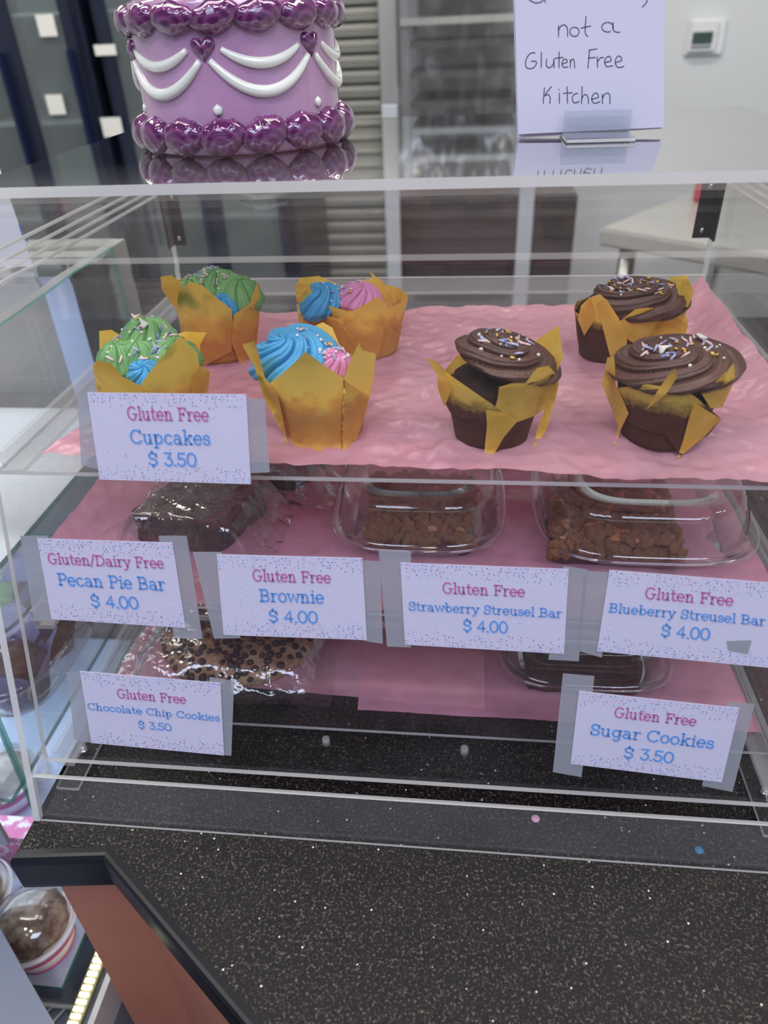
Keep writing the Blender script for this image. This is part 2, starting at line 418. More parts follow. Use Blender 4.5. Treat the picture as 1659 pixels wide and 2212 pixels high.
# sloping door
def SP(x, z, off=0): return Vector((x, SK * z, z)) + SN * off
prism('front_door', P3(SP(.016, .0495, -.0045), SP(.514, .0495, -.0045), SP(.514, .352, -.0045), SP(.016, .352, -.0045)), SN * .004, [ACR, EDG], case)
bar = prism('door_top_bar', P3(SP(.006, .3525, -.006), SP(.524, .3525, -.006), SP(.524, .3605, -.006), SP(.006, .3605, -.006)), SN * .007, SOLID, case, bevel=.0015)
prism('front_fence', P3(SP(T, .0005, -.004), SP(W - T, .0005, -.004), SP(W - T, .0362, -.004), SP(T, .0362, -.004)), SN * .004, [FENM, EDG], case)
prism('rear_panel', P3((T, D - .004, .001), (W - T, D - .004, .001), (W - T, D - .004, H - .0067), (T, D - .004, H - .0067)), (0, .003, 0), [ACR, EDG2], case)
for s, x0 in ((1, T), (-1, W - T)):   # floor strips with screws
    st = prism('base_strip', P3((x0, .026, .0004), (x0 + s * .017, .026, .0004), (x0 + s * .017, D - .006, .0004), (x0, D - .006, .0004)), (0, 0, .003), [ACR, EDG], case)
    for yy in (.060, .40):
        scw = lathe('screw', [(.0001, .0052), (.0022, .005), (.0036, .0038), (.0038, .0034)], (x0 + s * .006, yy, 0), CHROME, st, n=20, local=LD)
    # hook that holds the fence
    prism('fence_hook', P3((x0, .0165, .024), (x0, .0165, .030), (x0, .022, .030), (x0, .024, .046), (x0, .028, .046), (x0, .026, .024)), (s * .004, 0, 0), [ACR, EDG2], case)
    # tray rails: angle profile
    for z, y0 in ((.232, .098), (.122, .070), (.0155, .036)):
        r = prism('tray_rail', P3((x0, y0, z), (x0 + s * .013, y0, z), (x0 + s * .013, y0, z + .0035), (x0 + s * .004, y0, z + .0035), (x0 + s * .004, y0, z + .016), (x0, y0, z + .016)),
                  (0, D - .008 - y0, 0), [EDG2 if z > .2 else ACR, EDG2], case)
    for k_, zz in enumerate((.336, .342, .348, .355)):
        prism('upper_strip', P3((x0, .130, zz), (x0 + s * .0025, .130, zz), (x0 + s * .0025, .130, zz + .0016), (x0, .130, zz + .0016)), (0, .30, 0), [EDG, EDG], case)  # four thin white strips along each upper side wall
HNG = clear('smoked_hinge_plastic', (.50, .44, .43), .35, .2, 1.5, hazecol=(.16, .13, .13))
for xa, xb, nm in ((.5085, .5235, 1), (.0065, .0190, 0)):
    h = prism('hinge_plate', P3((xa, D - .0045, .286), (xb, D - .0045, .286), (xb, D - .0045, .337), (xa, D - .0045, .337)), (0, -.0015, 0), DARKM if nm else HNG, case)
    sx_ = (W - T - .0016) if nm else T
    prism('hinge_leaf', P3((sx_, D - .020, .286), (sx_ + .0015, D - .020, .286), (sx_ + .0015, D - .0062, .286), (sx_, D - .0062, .286)), (0, 0, .051), DARKM if nm else HNG, case)
    for zz in (.293, .331):
        mesh_o = lathe('screw', [(.0001, .0016), (.0018, .0014), (.0026, 0)], (0, 0, 0), CHROME, h, n=16)
        mesh_o.rotation_euler = (math.pi / 2, 0, 0); mesh_o.location = Vector(((xa + xb) / 2, D - .0061, zz)) - LD
# trays (lift out)
TZ = {'top': .2357, 'middle': .1257, 'bottom': .0192}
TY = {'top': .091, 'middle': .081, 'bottom': .079}
trl = {'top': 'clear acrylic top tray under the eight cupcakes', 'middle': 'clear acrylic middle tray under brownies and hinged containers', 'bottom': 'clear acrylic bottom tray just above the black counter'}
trl['top'] = 'clear acrylic top tray that carries the cupcakes'
for k, z in TZ.items():
    y0 = TY[k]; c = Vector((W / 2, (y0 + D) / 2, z))
    t = empty('acrylic_tray', c, trl[k], 'tray', 'trays in the display case')
    ins = .0055
    prism('tray_floor', [Vector(p) - c for p in ((ins, y0, z), (W - ins, y0, z), (W - ins, D - .01, z), (ins, D - .01, z))], (0, 0, .0028), [ACR, EDG], t)
    prism('tray_lip', [Vector(p) - c for p in ((ins, D - .013, z + .003), (W - ins, D - .013, z + .003), (W - ins, D - .013, z + .018), (ins, D - .013, z + .018))], (0, .003, 0), [EDG2, EDG], t)
    if k == 'middle':
        prism('tray_lip', [Vector(p) - c for p in ((ins, y0, z + .003), (W - ins, y0, z + .003), (W - ins, y0, z + .011), (ins, y0, z + .011))], (0, .0025, 0), [ACR, EDG], t)

for px, lb in ((705, 'small clear plastic bumper on counter under tray, the left one'), (1003, 'small clear plastic bumper on counter under tray, the right one')):
    q = hit(px, 1607 if px < 800 else 1627, 2, 0.0)
    o = lathe('plastic_bumper', [(.0030, .0002), (.0030, .0065), (.0022, .007), (.0020, .0069), (.0019, .002), (.0001, .002)], (0, 0, 0), EDG2, n=20)
    o.location = (q.x, q.y, 0); tag(o, lb, 'bumper', 'clear bumpers under the bottom tray')
for (px, py, c, lb) in ((1157, 1768, (232, 170, 205), 'tiny pink sugar confetti disc on black counter inside the case front'), (1510, 1836, (40, 120, 160), 'tiny blue confetti disc on black counter inside the case front')):
    q = hit(px, py, 2, 0.001); o = lathe('confetti_disc', [(.0028, 0), (.003, .0005), (.0026, .0012)], (0, 0, 0), mat('confetti_' + str(c[0]), c, .5), n=20)
    o.location = (q.x, q.y, .0003); tag(o, lb, 'confetti')

# ------------------------------------------------------------ tissue paper
def sheet(name, A, B, C, Dq, m_, label, amp=.0018, nx=110, ny=70, seed=0, curl=None, off=.0018, rag=.0):
    """bilinear sheet: A front-left, B front-right, C back-right, D back-left; creased by cell noise"""
    A, B, C, Dq = map(Vector, (A, B, C, Dq)); V, F = [], []
    o = (A + B + C + Dq) / 4; o.z = min(A.z, B.z, C.z, Dq.z)
    for j in range(ny + 1):
        for i in range(nx + 1):
            s, t = i / nx, j / ny
            q = (A * (1 - s) + B * s) * (1 - t) + (Dq * (1 - s) + C * s) * t
            n0 = Vector((q.x * 22 + seed, q.y * 22, seed * .37))
            dist, pts = noise.voronoi(n0); cr = min(1, (dist[1] - dist[0]) * 1.6)
            d2, _ = noise.voronoi(n0 * 2.7); c2 = min(1, (d2[1] - d2[0]) * 1.6)
            h = amp * (1 - cr) * .55 + amp * .3 * (1 - c2) + amp * .5 * abs(noise.noise(n0 * .6))
            q = q + Vector((0, 0, off + h))
            if curl: q = q + curl(s, t, q)
            if rag: q = q + Vector((0, rag * noise.noise(Vector((q.x * 14, seed, 0))) * (1 - t), 0))
            V.append(q - o)
    for j in range(ny):
        for i in range(nx):
            a = j * (nx + 1) + i; F.append((a, a + 1, a + nx + 2, a + nx + 1))
    ob = mesh(name, V, F, m_, None, True); ob.location = o
    return tag(ob, label, 'tissue paper')


def ctop(s, t, q):
    e = max(0, (.05 - t) / .05)
    up = .004 * max(0, noise.noise(Vector((s * 5, 3.3, 0)))) * e
    return Vector((0, -.002 * e, up + .022 * max(0, (s - .93) / .07) ** 1.5 * (.3 + .7 * t)))


zt = TZ['top'] + .0028
sheet('tissue_paper', (.030, .106, zt), (.512, .086, zt), (.508, .40, zt), (.10, .372, zt), PINK, 'crumpled pink tissue sheet lining the top tray under the cupcakes', .0052, 190, 120, 3, ctop, rag=.006)
zm = TZ['middle'] + .0028
ml = hit(95, 1150, 0, .014); ml2 = hit(150, 1000, 0, .014)
def cmid(s, t, q):
    e = max(0, (.10 - s) / .10); return Vector((0, 0, .0 * e))
sheet('tissue_paper', (.013, .088, zm), (.516, .090, zm), (.512, .42, zm), (.014, .42, zm), PINK2, 'pink tissue sheet lining the middle tray under brownies and containers', .0045, 150, 90, 11,
      lambda s, t, q: Vector((0, 0, .040 * max(0, (.09 - s) / .09) ** 1.4)))
zl = TZ['bottom'] + .0028
sheet('tissue_paper', (.224, .095, zl), (.522, .094, zl), (.505, .40, zl), (.20, .40, zl), PINK2, 'smooth pink tissue sheet on the right half of the bottom tray', .002, 90, 60, 21)
sheet('tissue_paper', (.020, .116, zl + .0014), (.322, .102, zl + .0014), (.322, .40, zl + .0014), (.030, .40, zl + .0014), PINK, 'pink tissue sheet under the chocolate chip cookie on the bottom tray', .0014, 90, 60, 27)

# ------------------------------------------------------------ cupcakes
def Rcup(z):   # local profile of the paper cup
    if z < 0: return .0235
    if z < .045: return .0245 + (z / .045) * .0095
    return .034 + min(.012, (z - .045) * .33)


def on_cup(px, py, c, side, off, zb):
    d = ray(px, py); dd = (Vector((c[0], c[1], zb)) - CP).length; t0, t1, n = (dd - .085) / d.length, (dd + .085) / d.length, 90
    def f(t):
        q = CP + d * t; z = q.z - zb
        return math.hypot(q.x - c[0], q.y - c[1]) - (Rcup(z) + off)
    best, tb, roots = 1e9, t0, []
    pf = f(t0)
    for i in range(1, n + 1):
        t = t0 + (t1 - t0) * i / n; g = f(t)
        if g < best: best, tb = g, t
        if pf * g < 0:
            a, b, fa = t - (t1 - t0) / n, t, pf
            for _ in range(14):
                mth = (a + b) / 2; fm = f(mth)
                if fa * fm <= 0: b = mth
                else: a, fa = mth, fm
            roots.append((a + b) / 2)
        pf = g
    if roots: t = roots[0] if side < 0 else roots[-1]
    else: t = tb
    q = CP + d * t
    if q.z < zb + .0007:
        q = q + d * ((zb + .0007 - q.z) / d.z)
    return q


def flap(cup, base, pts, side, off, m_, curl=0.004, seed=0):
    """one paper lobe: outline in the photograph's pixels laid on the cup's own surface, flaring at its tip"""
    bm = bmesh.new(); vs = [bm.verts.new((x, y, 0)) for x, y in pts]; bm.faces.new(vs)
    bmesh.ops.triangulate(bm, faces=bm.faces[:])
    for _ in range(3):
        bmesh.ops.subdivide_edges(bm, edges=[e for e in bm.edges if e.calc_length() > 14], cuts=1, use_grid_fill=False)
        bmesh.ops.triangulate(bm, faces=[f for f in bm.faces if len(f.verts) > 3])
    ys = [q[1] for q in pts]; y0, y1 = min(ys), max(ys)
    for v_ in bm.verts:
        t = (y1 - v_.co.y) / max(1, y1 - y0)
        w_ = noise.noise(Vector((v_.co.x * .02 + seed, v_.co.y * .02, seed)))
        q = on_cup(v_.co.x, v_.co.y, (base.x, base.y), side, off + curl * t * t + .0009 * w_, base.z)
        v_.co = q - base
    return frombm('wrapper_flap', bm, m_, cup, smooth=True)


def rosette(name, m_, parent, c, r, h, ridges, tw, amp=.0022, tilt=(0, 0), seed=0, sq=1.0, under=.35, power=2.4):
    nr, na = 56, 200; V, F = [], []
    rot = Matrix.Rotation(tilt[0], 3, 'X') @ Matrix.Rotation(tilt[1], 3, 'Y')
    for i in range(nr + 1):
        u = i / nr * 1.25
        for k in range(na):
            a = 2 * math.pi * k / na
            if u <= 1: rr, z = u, (1 - u ** power) ** .75 if u < 1 else 0
            else: rr, z = 1 - (u - 1) * .5, -(u - 1) * 4 * under
            s_ = abs(math.sin((ridges * a + tw * 2 * math.pi * min(u, 1.1)) / 2))
            s2 = abs(math.sin((ridges * a + tw * 2 * math.pi * min(u, 1.1)) * 1.5))
            g = (s_ ** .55 - .6 + .34 * (s2 ** .6 - .6)) * amp * min(1, .25 + u * 1.4)
            wob = 1 + .04 * noise.noise(Vector((math.cos(a) * 1.5 + seed, math.sin(a) * 1.5, u)))
            R_ = (r * rr + g * (.4 + .6 * u)) * wob
            Z_ = h * z + g * (1.05 - .5 * u) + .12 * h * noise.noise(Vector((math.cos(a) * u * 2, math.sin(a) * u * 2, seed + 4)))
            V.append(rot @ Vector((R_ * math.cos(a), R_ * math.sin(a) * sq, Z_)) + Vector(c))
    for i in range(nr):
        for k in range(na):
            l = (k + 1) % na; F.append((i * na + l, i * na + k, (i + 1) * na + k, (i + 1) * na + l))
    F.append(tuple(nr * na + k for k in range(na))[::-1])
    return mesh(name, V, F, m_, parent, True)


def proto(name, bm, m_):
    me = bpy.data.meshes.new(name); bm.to_mesh(me); bm.free(); me.materials.append(m_)
    me.polygons.foreach_set('use_smooth', [True] * len(me.polygons)); return me


def rod_bm(l=.0062, r=.00085):
    bm = bmesh.new(); bmesh.ops.create_icosphere(bm, subdivisions=1, radius=r)
    for v_ in bm.verts: v_.co.x += math.copysign(l / 2 - r, v_.co.x) if abs(v_.co.x) > 1e-6 else 0
    return bm


def disc_bm(r=.0018):
    bm = bmesh.new(); bmesh.ops.create_icosphere(bm, subdivisions=1, radius=r)
    for v_ in bm.verts: v_.co.z *= .42
    return bm


def ball_bm(r=.0011):
    bm = bmesh.new(); bmesh.ops.create_icosphere(bm, subdivisions=1, radius=r); return bm


RODS = [proto('sprinkle', rod_bm(), SPK[i]) for i in (0, 1)] + [proto('sprinkle', rod_bm(.0048), SPK[4])]
DISC = proto('gold_disc', disc_bm(), SPK[2]); BALL = proto('sugar_pearl', ball_bm(), SPK[3])


def sprinkle(cup, frost, c, r, n, pearls, discs, seed, petal=()):
    """scatter single sugar pieces over the icing surface"""
    R = random.Random(seed)
    for f in frost: pass
    trees = [BVHTree.FromPolygons([tuple(v_.co) for v_ in f.data.vertices], [tuple(p_.vertices) for p_ in f.data.polygons]) for f in frost]
    def put(me, name, x, y, lift, flat=False, sc=1.0):
        best = None
        for t in trees:
            loc, nor, _, _ = t.ray_cast(Vector((x, y, .2)), Vector((0, 0, -1)))
            if loc and (best is None or loc.z > best[0].z): best = (loc, nor)
        if not best or abs(best[1].z) < .15: return
        loc, nor = best
        if nor.z < 0: nor = -nor
        q = Vector((0, 0, 1)).rotation_difference((nor + Vector((R.uniform(-.3, .3), R.uniform(-.3, .3), 0))).normalized())
        from mathutils import Quaternion
        q = q @ Quaternion((0, 0, 1), R.uniform(0, 6.28))
        o = bpy.data.objects.new(name, me); o.location = loc + nor * lift; o.rotation_mode = 'QUATERNION'; o.rotation_quaternion = q
        o.scale = (sc, sc, sc); link(o, cup)
    for i in range(n):
        a, q = R.uniform(0, 6.28), r * math.sqrt(R.random()) * (.75 + .25 * R.random())
        put(RODS[R.choice((0, 1, 1, 0, 2))], 'sprinkle', c[0] + q * math.cos(a), c[1] + q * math.sin(a), .0004)
    for i in range(pearls):
        a, q = R.uniform(0, 6.28), r * 1.05 * math.sqrt(R.random()); put(BALL, 'sugar_pearl', c[0] + q * math.cos(a), c[1] + q * math.sin(a), .0004, sc=R.uniform(.6, 1.1))
    for i in range(discs):
        a, q = R.uniform(0, 6.28), r * 1.05 * math.sqrt(R.random()); put(DISC, 'gold_disc', c[0] + q * math.cos(a), c[1] + q * math.sin(a), .0006, sc=R.uniform(.75, 1.1))
    for (x, y) in petal:
        bm = bmesh.new(); bmesh.ops.create_icosphere(bm, subdivisions=2, radius=.0034)
        for v_ in bm.verts:
            a = math.atan2(v_.co.y, v_.co.x); v_.co.xy *= 1 + .3 * math.sin(3 * a); v_.co.z = v_.co.z * .3 + .0012 * math.cos(2 * a)
        put(proto('sugar_flower', bm, SPK[3]), 'sugar_flower', x, y, .0008)


def cupcake(label, base, wm, cakem, flaps, frost, spr, cake_h=.042, cake_r=.0315, seed=0, cup_top=.040, colors=None):
    base = Vector(base)
    cup = empty('cupcake', base, label, 'cupcake', 'gluten free cupcakes on the top tray')
    n = 72
    prof = [(.0005, .0006), (.018, .0006), (.0235, .0012)] + [(Rcup(z) - .0014, z) for z in [cup_top * q / 10 for q in range(1, 11)]]
    V, F = [], []
    for (r, z) in prof:
        for i in range(n):
            a = 2 * math.pi * i / n
            pl = 1 + .022 * math.sin(7 * a + seed) * min(1, z / .01) + .02 * noise.noise(Vector((math.cos(a) * 3, math.sin(a) * 3, z * 60 + seed)))
            V.append(Vector((r * pl * math.cos(a), r * pl * math.sin(a), z)))
    for k in range(len(prof) - 1):
        for i in range(n):
            j = (i + 1) % n; F.append((k * n + i, k * n + j, (k + 1) * n + j, (k + 1) * n + i))
    mesh('paper_cup', V, F, wm, cup, True)
    bm = bmesh.new(); bmesh.ops.create_icosphere(bm, subdivisions=5, radius=1)
    for v_ in bm.verts:
        d = v_.co.normalized(); k = 1 + .10 * noise.noise(d * 3 + Vector((seed, 0, 0))) + .05 * noise.noise(d * 9 + Vector((seed, 0, 0)))
        zc_ = cake_h * .60 + d.z * cake_h * (.42 if d.z > 0 else .55) * k; lim = min(1.0, (Rcup(zc_) - .0022) / cake_r) if zc_ < .046 else 1.0
        v_.co = Vector((d.x * cake_r * min(k, 1.05) * lim, d.y * cake_r * min(k, 1.05) * lim, zc_))
    frombm('cake', bm, cakem, cup, smooth=True)
    for i, f in enumerate(flaps):
        flap(cup, base, f[0], f[1], f[2], f[3] if len(f) > 3 else wm, f[4] if len(f) > 4 else .004, seed + i)
    fr = []
    for i, (fm, px, py, dy, r, h, ridges, tw, amp, tilt) in enumerate(frost):
        q = hit(px, py, 1, base.y + dy) - base
        fr.append(rosette('icing', fm, cup, (q.x, q.y, q.z - h * .1), r, h, ridges, tw, amp, tilt, seed + i))
    for (px, py, dy, r, n_, pe, di, pet) in spr:
        q = hit(px, py, 1, base.y + dy) - base
        sprinkle(cup, fr, (q.x, q.y), r, n_, pe, di, seed * 7 + int(px), [(q.x + a, q.y + b) for a, b in pet])
    return cup


ZC = zt + .0050
# choc front left
cupcake('chocolate cupcake with tilted dark icing swirl, front row, its cake bared on the left', (.3175, .140, ZC), W_CHOC, CHOCC, [
    ([(958, 800), (1012, 838), (1070, 878), (1118, 915), (1085, 965), (1062, 992), (1046, 985), (1050, 930), (1035, 905), (1000, 905), (972, 890), (955, 860), (945, 822)], -1, .0010, W_CHOC, .001),
    ([(1118, 910), (1088, 945), (1062, 990), (1045, 986), (1052, 920), (1050, 885), (1090, 892)], -1, .0022, W_YEL, .0),
    ([(1078, 836), (1105, 828), (1135, 828), (1160, 795), (1185, 790), (1204, 812), (1207, 830), (1198, 870), (1150, 900), (1118, 912), (1078, 890), (1070, 878), (1075, 862)], -1, .0006, W_YEL, .001),
    ([(920, 772), (945, 782), (960, 800), (975, 840), (960, 880), (946, 840), (944, 810)], -1, .004, W_YEL, .002),
    ([(1150, 740), (1206, 703), (1217, 770), (1205, 800), (1165, 795)], 1, .002, W_YEL, .002),
    ([(960, 800), (985, 770), (1010, 745), (1100, 760), (1160, 780), (1150, 830), (1000, 850)], 1, .000, W_YEL, .002),
    ([(1208, 815), (1200, 860), (1180, 930), (1150, 972), (1160, 930), (1185, 860)], -1, .002, W_YEL, .000),
], [(CHOCF, 1097, 772, -.001, .0312, .0105, 4, 3.6, .0046, (.0, .27))],
    [(1095, 740, -.002, .021, 24, 18, 11, ())], cake_h=.046, cake_r=.0305, seed=1, cup_top=.034)
# choc front right
cupcake('chocolate cupcake with the widest dark icing swirl, front right corner of the tray', (.4225, .142, ZC), W_CHOC, CHOCC, [
    ([(1330, 838), (1400, 830), (1446, 838), (1470, 840), (1500, 855), (1558, 905), (1530, 940), (1500, 960), (1470, 985), (1440, 940), (1380, 925), (1340, 900)], -1, .0008, W_CHOC, .002),
    ([(1458, 795), (1462, 815), (1440, 850), (1396, 885), (1420, 845), (1440, 815)], -1, .005, W_YEL, .004),
    ([(1558, 905), (1520, 945), (1462, 992), (1476, 950), (1488, 905), (1500, 870)], -1, .0024, W_YEL, .001),
    ([(1312, 772), (1327, 770), (1330, 830), (1345, 862), (1358, 893), (1342, 925), (1330, 962), (1324, 955), (1335, 920), (1318, 875), (1300, 830)], -1, .0024, W_YEL, .002),
    ([(1585, 783), (1588, 820), (1560, 880), (1535, 882), (1515, 850), (1560, 835), (1572, 800)], -1, .001, W_YEL, .002),
    ([(1330, 790), (1400, 770), (1500, 770), (1585, 785), (1560, 850), (1400, 860)], 1, .000, W_YEL, .002),
], [(CHOCF, 1457, 786, -.001, .0370, .0105, 5, 3.8, .0046, (.0, -.10))],
    [(1470, 745, .0, .024, 28, 10, 10, ((-.010, -.004), (.014, .012)))], cake_h=.046, cake_r=.0315, seed=2, cup_top=.034)
# choc back right
cupcake('chocolate cupcake standing behind the other two chocolate ones by the right rail', (.4120, .275, ZC), W_CHOC, CHOCC, [
    ([(1280, 640), (1296, 635), (1312, 650), (1345, 700), (1360, 740), (1330, 790), (1300, 780), (1272, 740), (1262, 700), (1255, 670)], -1, .001, W_CHOC, .002),
    ([(1310, 645), (1335, 690), (1355, 730), (1350, 790), (1318, 770), (1300, 700), (1288, 655)], -1, .0024, W_YEL, .002),
    ([(1338, 695), (1372, 668), (1400, 664), (1440, 678), (1468, 664), (1486, 690), (1480, 740), (1400, 760), (1350, 730)], -1, .0008, W_YEL, .003),
    ([(1436, 702), (1462, 686), (1488, 705), (1470, 725)], -1, .0022, W_YEL, .003),
    ([(1276, 640), (1255, 660), (1248, 690), (1262, 725), (1285, 690)], -1, .003, W_YEL, .002),
    ([(1448, 598), (1484, 595), (1499, 632), (1480, 680), (1455, 660), (1440, 620)], 1, .003, W_YEL, .003),
    ([(1290, 660), (1330, 630), (1440, 630), (1470, 680), (1400, 710), (1320, 700)], 1, .0, W_YEL, .002),
], [(CHOCF, 1378, 648, -.001, .0360, .0140, 4, 3.4, .0046, (.0, -.03))],
    [(1378, 606, .0, .026, 34, 8, 16, ((-.018, -.002),))], cake_h=.046, cake_r=.0315, seed=3, cup_top=.036)
# green back left
cupcake('green-iced cupcake with blue icing dab, back row left, in tall orange-yellow paper', (.1035, .272, ZC), W_GRN, VANC, [
    ([(380, 650), (388, 625), (412, 608), (440, 618), (470, 645), (500, 668), (505, 712), (500, 760), (440, 790), (400, 760), (388, 700)], -1, .0010, W_GRN, .003),
    ([(505, 680), (540, 655), (556, 608), (562, 640), (560, 690), (552, 760), (520, 790), (500, 740)], -1, .0022, W_GRN, .004),
    ([(350, 598), (372, 594), (392, 608), (384, 640), (382, 668), (372, 660), (348, 622)], -1, .007, W_YEL, .003),
    ([(482, 592), (492, 583), (535, 600), (530, 640), (480, 625)], 1, .003, W_YEL, .003),
    ([(390, 640), (420, 610), (540, 610), (555, 670), (480, 700), (400, 690)], 1, .0, W_YEL, .002),
], [(GRNF, 425, 632, -.004, .0185, .013, 9, 1.0, .0026, (.1, -.2)), (GRNF, 470, 622, .006, .0195, .016, 9, 1.1, .0026, (0, 0)),
    (GRNF, 518, 636, -.004, .0185, .014, 9, -.9, .0026, (.15, .3)), (BLUF, 484, 662, -.020, .0115, .010, 7, 1.0, .0022, (.5, 0))],
    [(448, 612, 0, .022, 30, 26, 6, ())], cake_h=.046, cake_r=.0305, seed=4, cup_top=.045)
# green front left
cupcake('green-iced cupcake in the front left corner, half hidden by the cupcakes price card', (.0985, .146, ZC), W_GRN, VANC, [
    ([(200, 790), (212, 778), (240, 785), (262, 812), (300, 832), (330, 850), (320, 930), (240, 930), (212, 860)], -1, .0014, W_YEL, .003),
    ([(303, 832), (330, 795), (388, 725), (415, 750), (428, 765), (432, 810), (440, 900), (330, 930), (310, 860)], -1, .0010, W_GRN, .003),
    ([(432, 790), (454, 802), (450, 840), (430, 890), (410, 860), (420, 810)], -1, .002, W_YEL, .003),
    ([(214, 715), (240, 712), (270, 730), (250, 790), (216, 790)], 1, .004, W_YEL, .003),
    ([(380, 722), (400, 716), (446, 718), (432, 745), (434, 800), (410, 780)], 1, .004, W_YEL, .004),
    ([(225, 790), (260, 755), (400, 755), (430, 800), (380, 850), (250, 850)], 1, .0, W_YEL, .002),
], [(GRNF, 268, 778, -.002, .0185, .014, 9, 1.0, .0028, (.15, -.25)), (GRNF, 322, 738, .012, .019, .017, 9, 1.0, .0028, (0, 0)),
    (GRNF, 375, 775, .0, .0175, .014, 9, -1, .0028, (.1, .25)), (GRNF, 305, 778, -.004, .014, .015, 8, .6, .002, (.1, 0)), (BLUF, 312, 806, -.022, .0105, .008, 6, 1.0, .0022, (.5, .2))],
    [(318, 752, .0, .027, 34, 26, 8, ((-.001, .004),))], cake_h=.042, cake_r=.0305, seed=5, cup_top=.040)
# blue front
cupcake('blue-iced cupcake in the front row with a small pink dab and big folded paper flap', (.2105, .142, ZC), W_VAN, VANC, [
    ([(580, 830), (620, 798), (660, 760), (695, 785), (760, 830), (798, 852), (782, 900), (735, 975), (690, 978), (640, 975), (620, 940), (600, 880)], -1, .0010, W_VAN, .003),
    ([(523, 745), (550, 736), (560, 770), (572, 815), (600, 850), (610, 900), (622, 965), (612, 940), (570, 860), (548, 790)], -1, .0026, W_YEL, .004),
    ([(742, 820), (760, 770), (776, 740), (782, 756), (812, 764), (806, 825), (790, 890), (770, 950), (738, 978), (770, 900), (796, 856)], -1, .0022, W_VAN, .003),
    ([(655, 735), (672, 708), (697, 696), (718, 708), (742, 765), (720, 790), (670, 770)], 1, .003, W_YEL, .004),
    ([(560, 800), (600, 770), (760, 770), (800, 800), (740, 860), (620, 860)], 1, .0, W_YEL, .002),
], [(BLUF, 634, 772, .004, .0265, .016, 6, 2.2, .0056, (.22, -.15)), (PNKF, 722, 786, -.004, .0105, .010, 9, .8, .0022, (.3, .3))],
    [(668, 735, .004, .008, 5, 9, 0, ()), (722, 775, -.003, .010, 9, 14, 2, ())], cake_h=.042, cake_r=.0305, seed=6, cup_top=.038)
# blue + pink back
cupcake('cupcake iced half blue and half pink, in the middle of the back row', (.2215, .280, ZC), W_VAN, VANC, [
    ([(640, 655), (650, 660), (700, 680), (735, 690), (790, 740), (780, 800), (700, 790), (655, 730), (645, 690)], -1, .0008, W_VAN, .003),
    ([(730, 690), (780, 662), (818, 640), (836, 660), (832, 700), (820, 760), (800, 800), (770, 760)], -1, .0018, W_VAN, .003),
    ([(638, 618), (650, 600), (690, 596), (725, 612), (740, 660), (660, 668), (640, 650)], 1, .003, W_YEL, .004),
    ([(762, 620), (790, 603), (808, 602), (798, 586), (832, 612), (834, 650), (800, 660)], 1, .003, W_YEL, .004),
    ([(655, 690), (700, 650), (780, 640), (820, 680), (760, 730), (690, 730)], 1, .0, W_YEL, .002),
], [(BLUF, 694, 652, -.004, .0190, .014, 5, 1.9, .0036, (.2, -.2)), (PNKF, 776, 646, -.002, .0185, .013, 11, 1.4, .0028, (.1, .2))],
    [(735, 628, 0, .018, 10, 26, 2, ())], cake_h=.040, cake_r=.0305, seed=8, cup_top=.044)

# ------------------------------------------------------------ slab lettering (own stroke alphabet)
def arc(cx, cy, rx, ry, a0, a1, n=14):
    return [(cx + rx * math.cos(math.radians(a0 + (a1 - a0) * i / n)), cy + ry * math.sin(math.radians(a0 + (a1 - a0) * i / n))) for i in range(n + 1)]


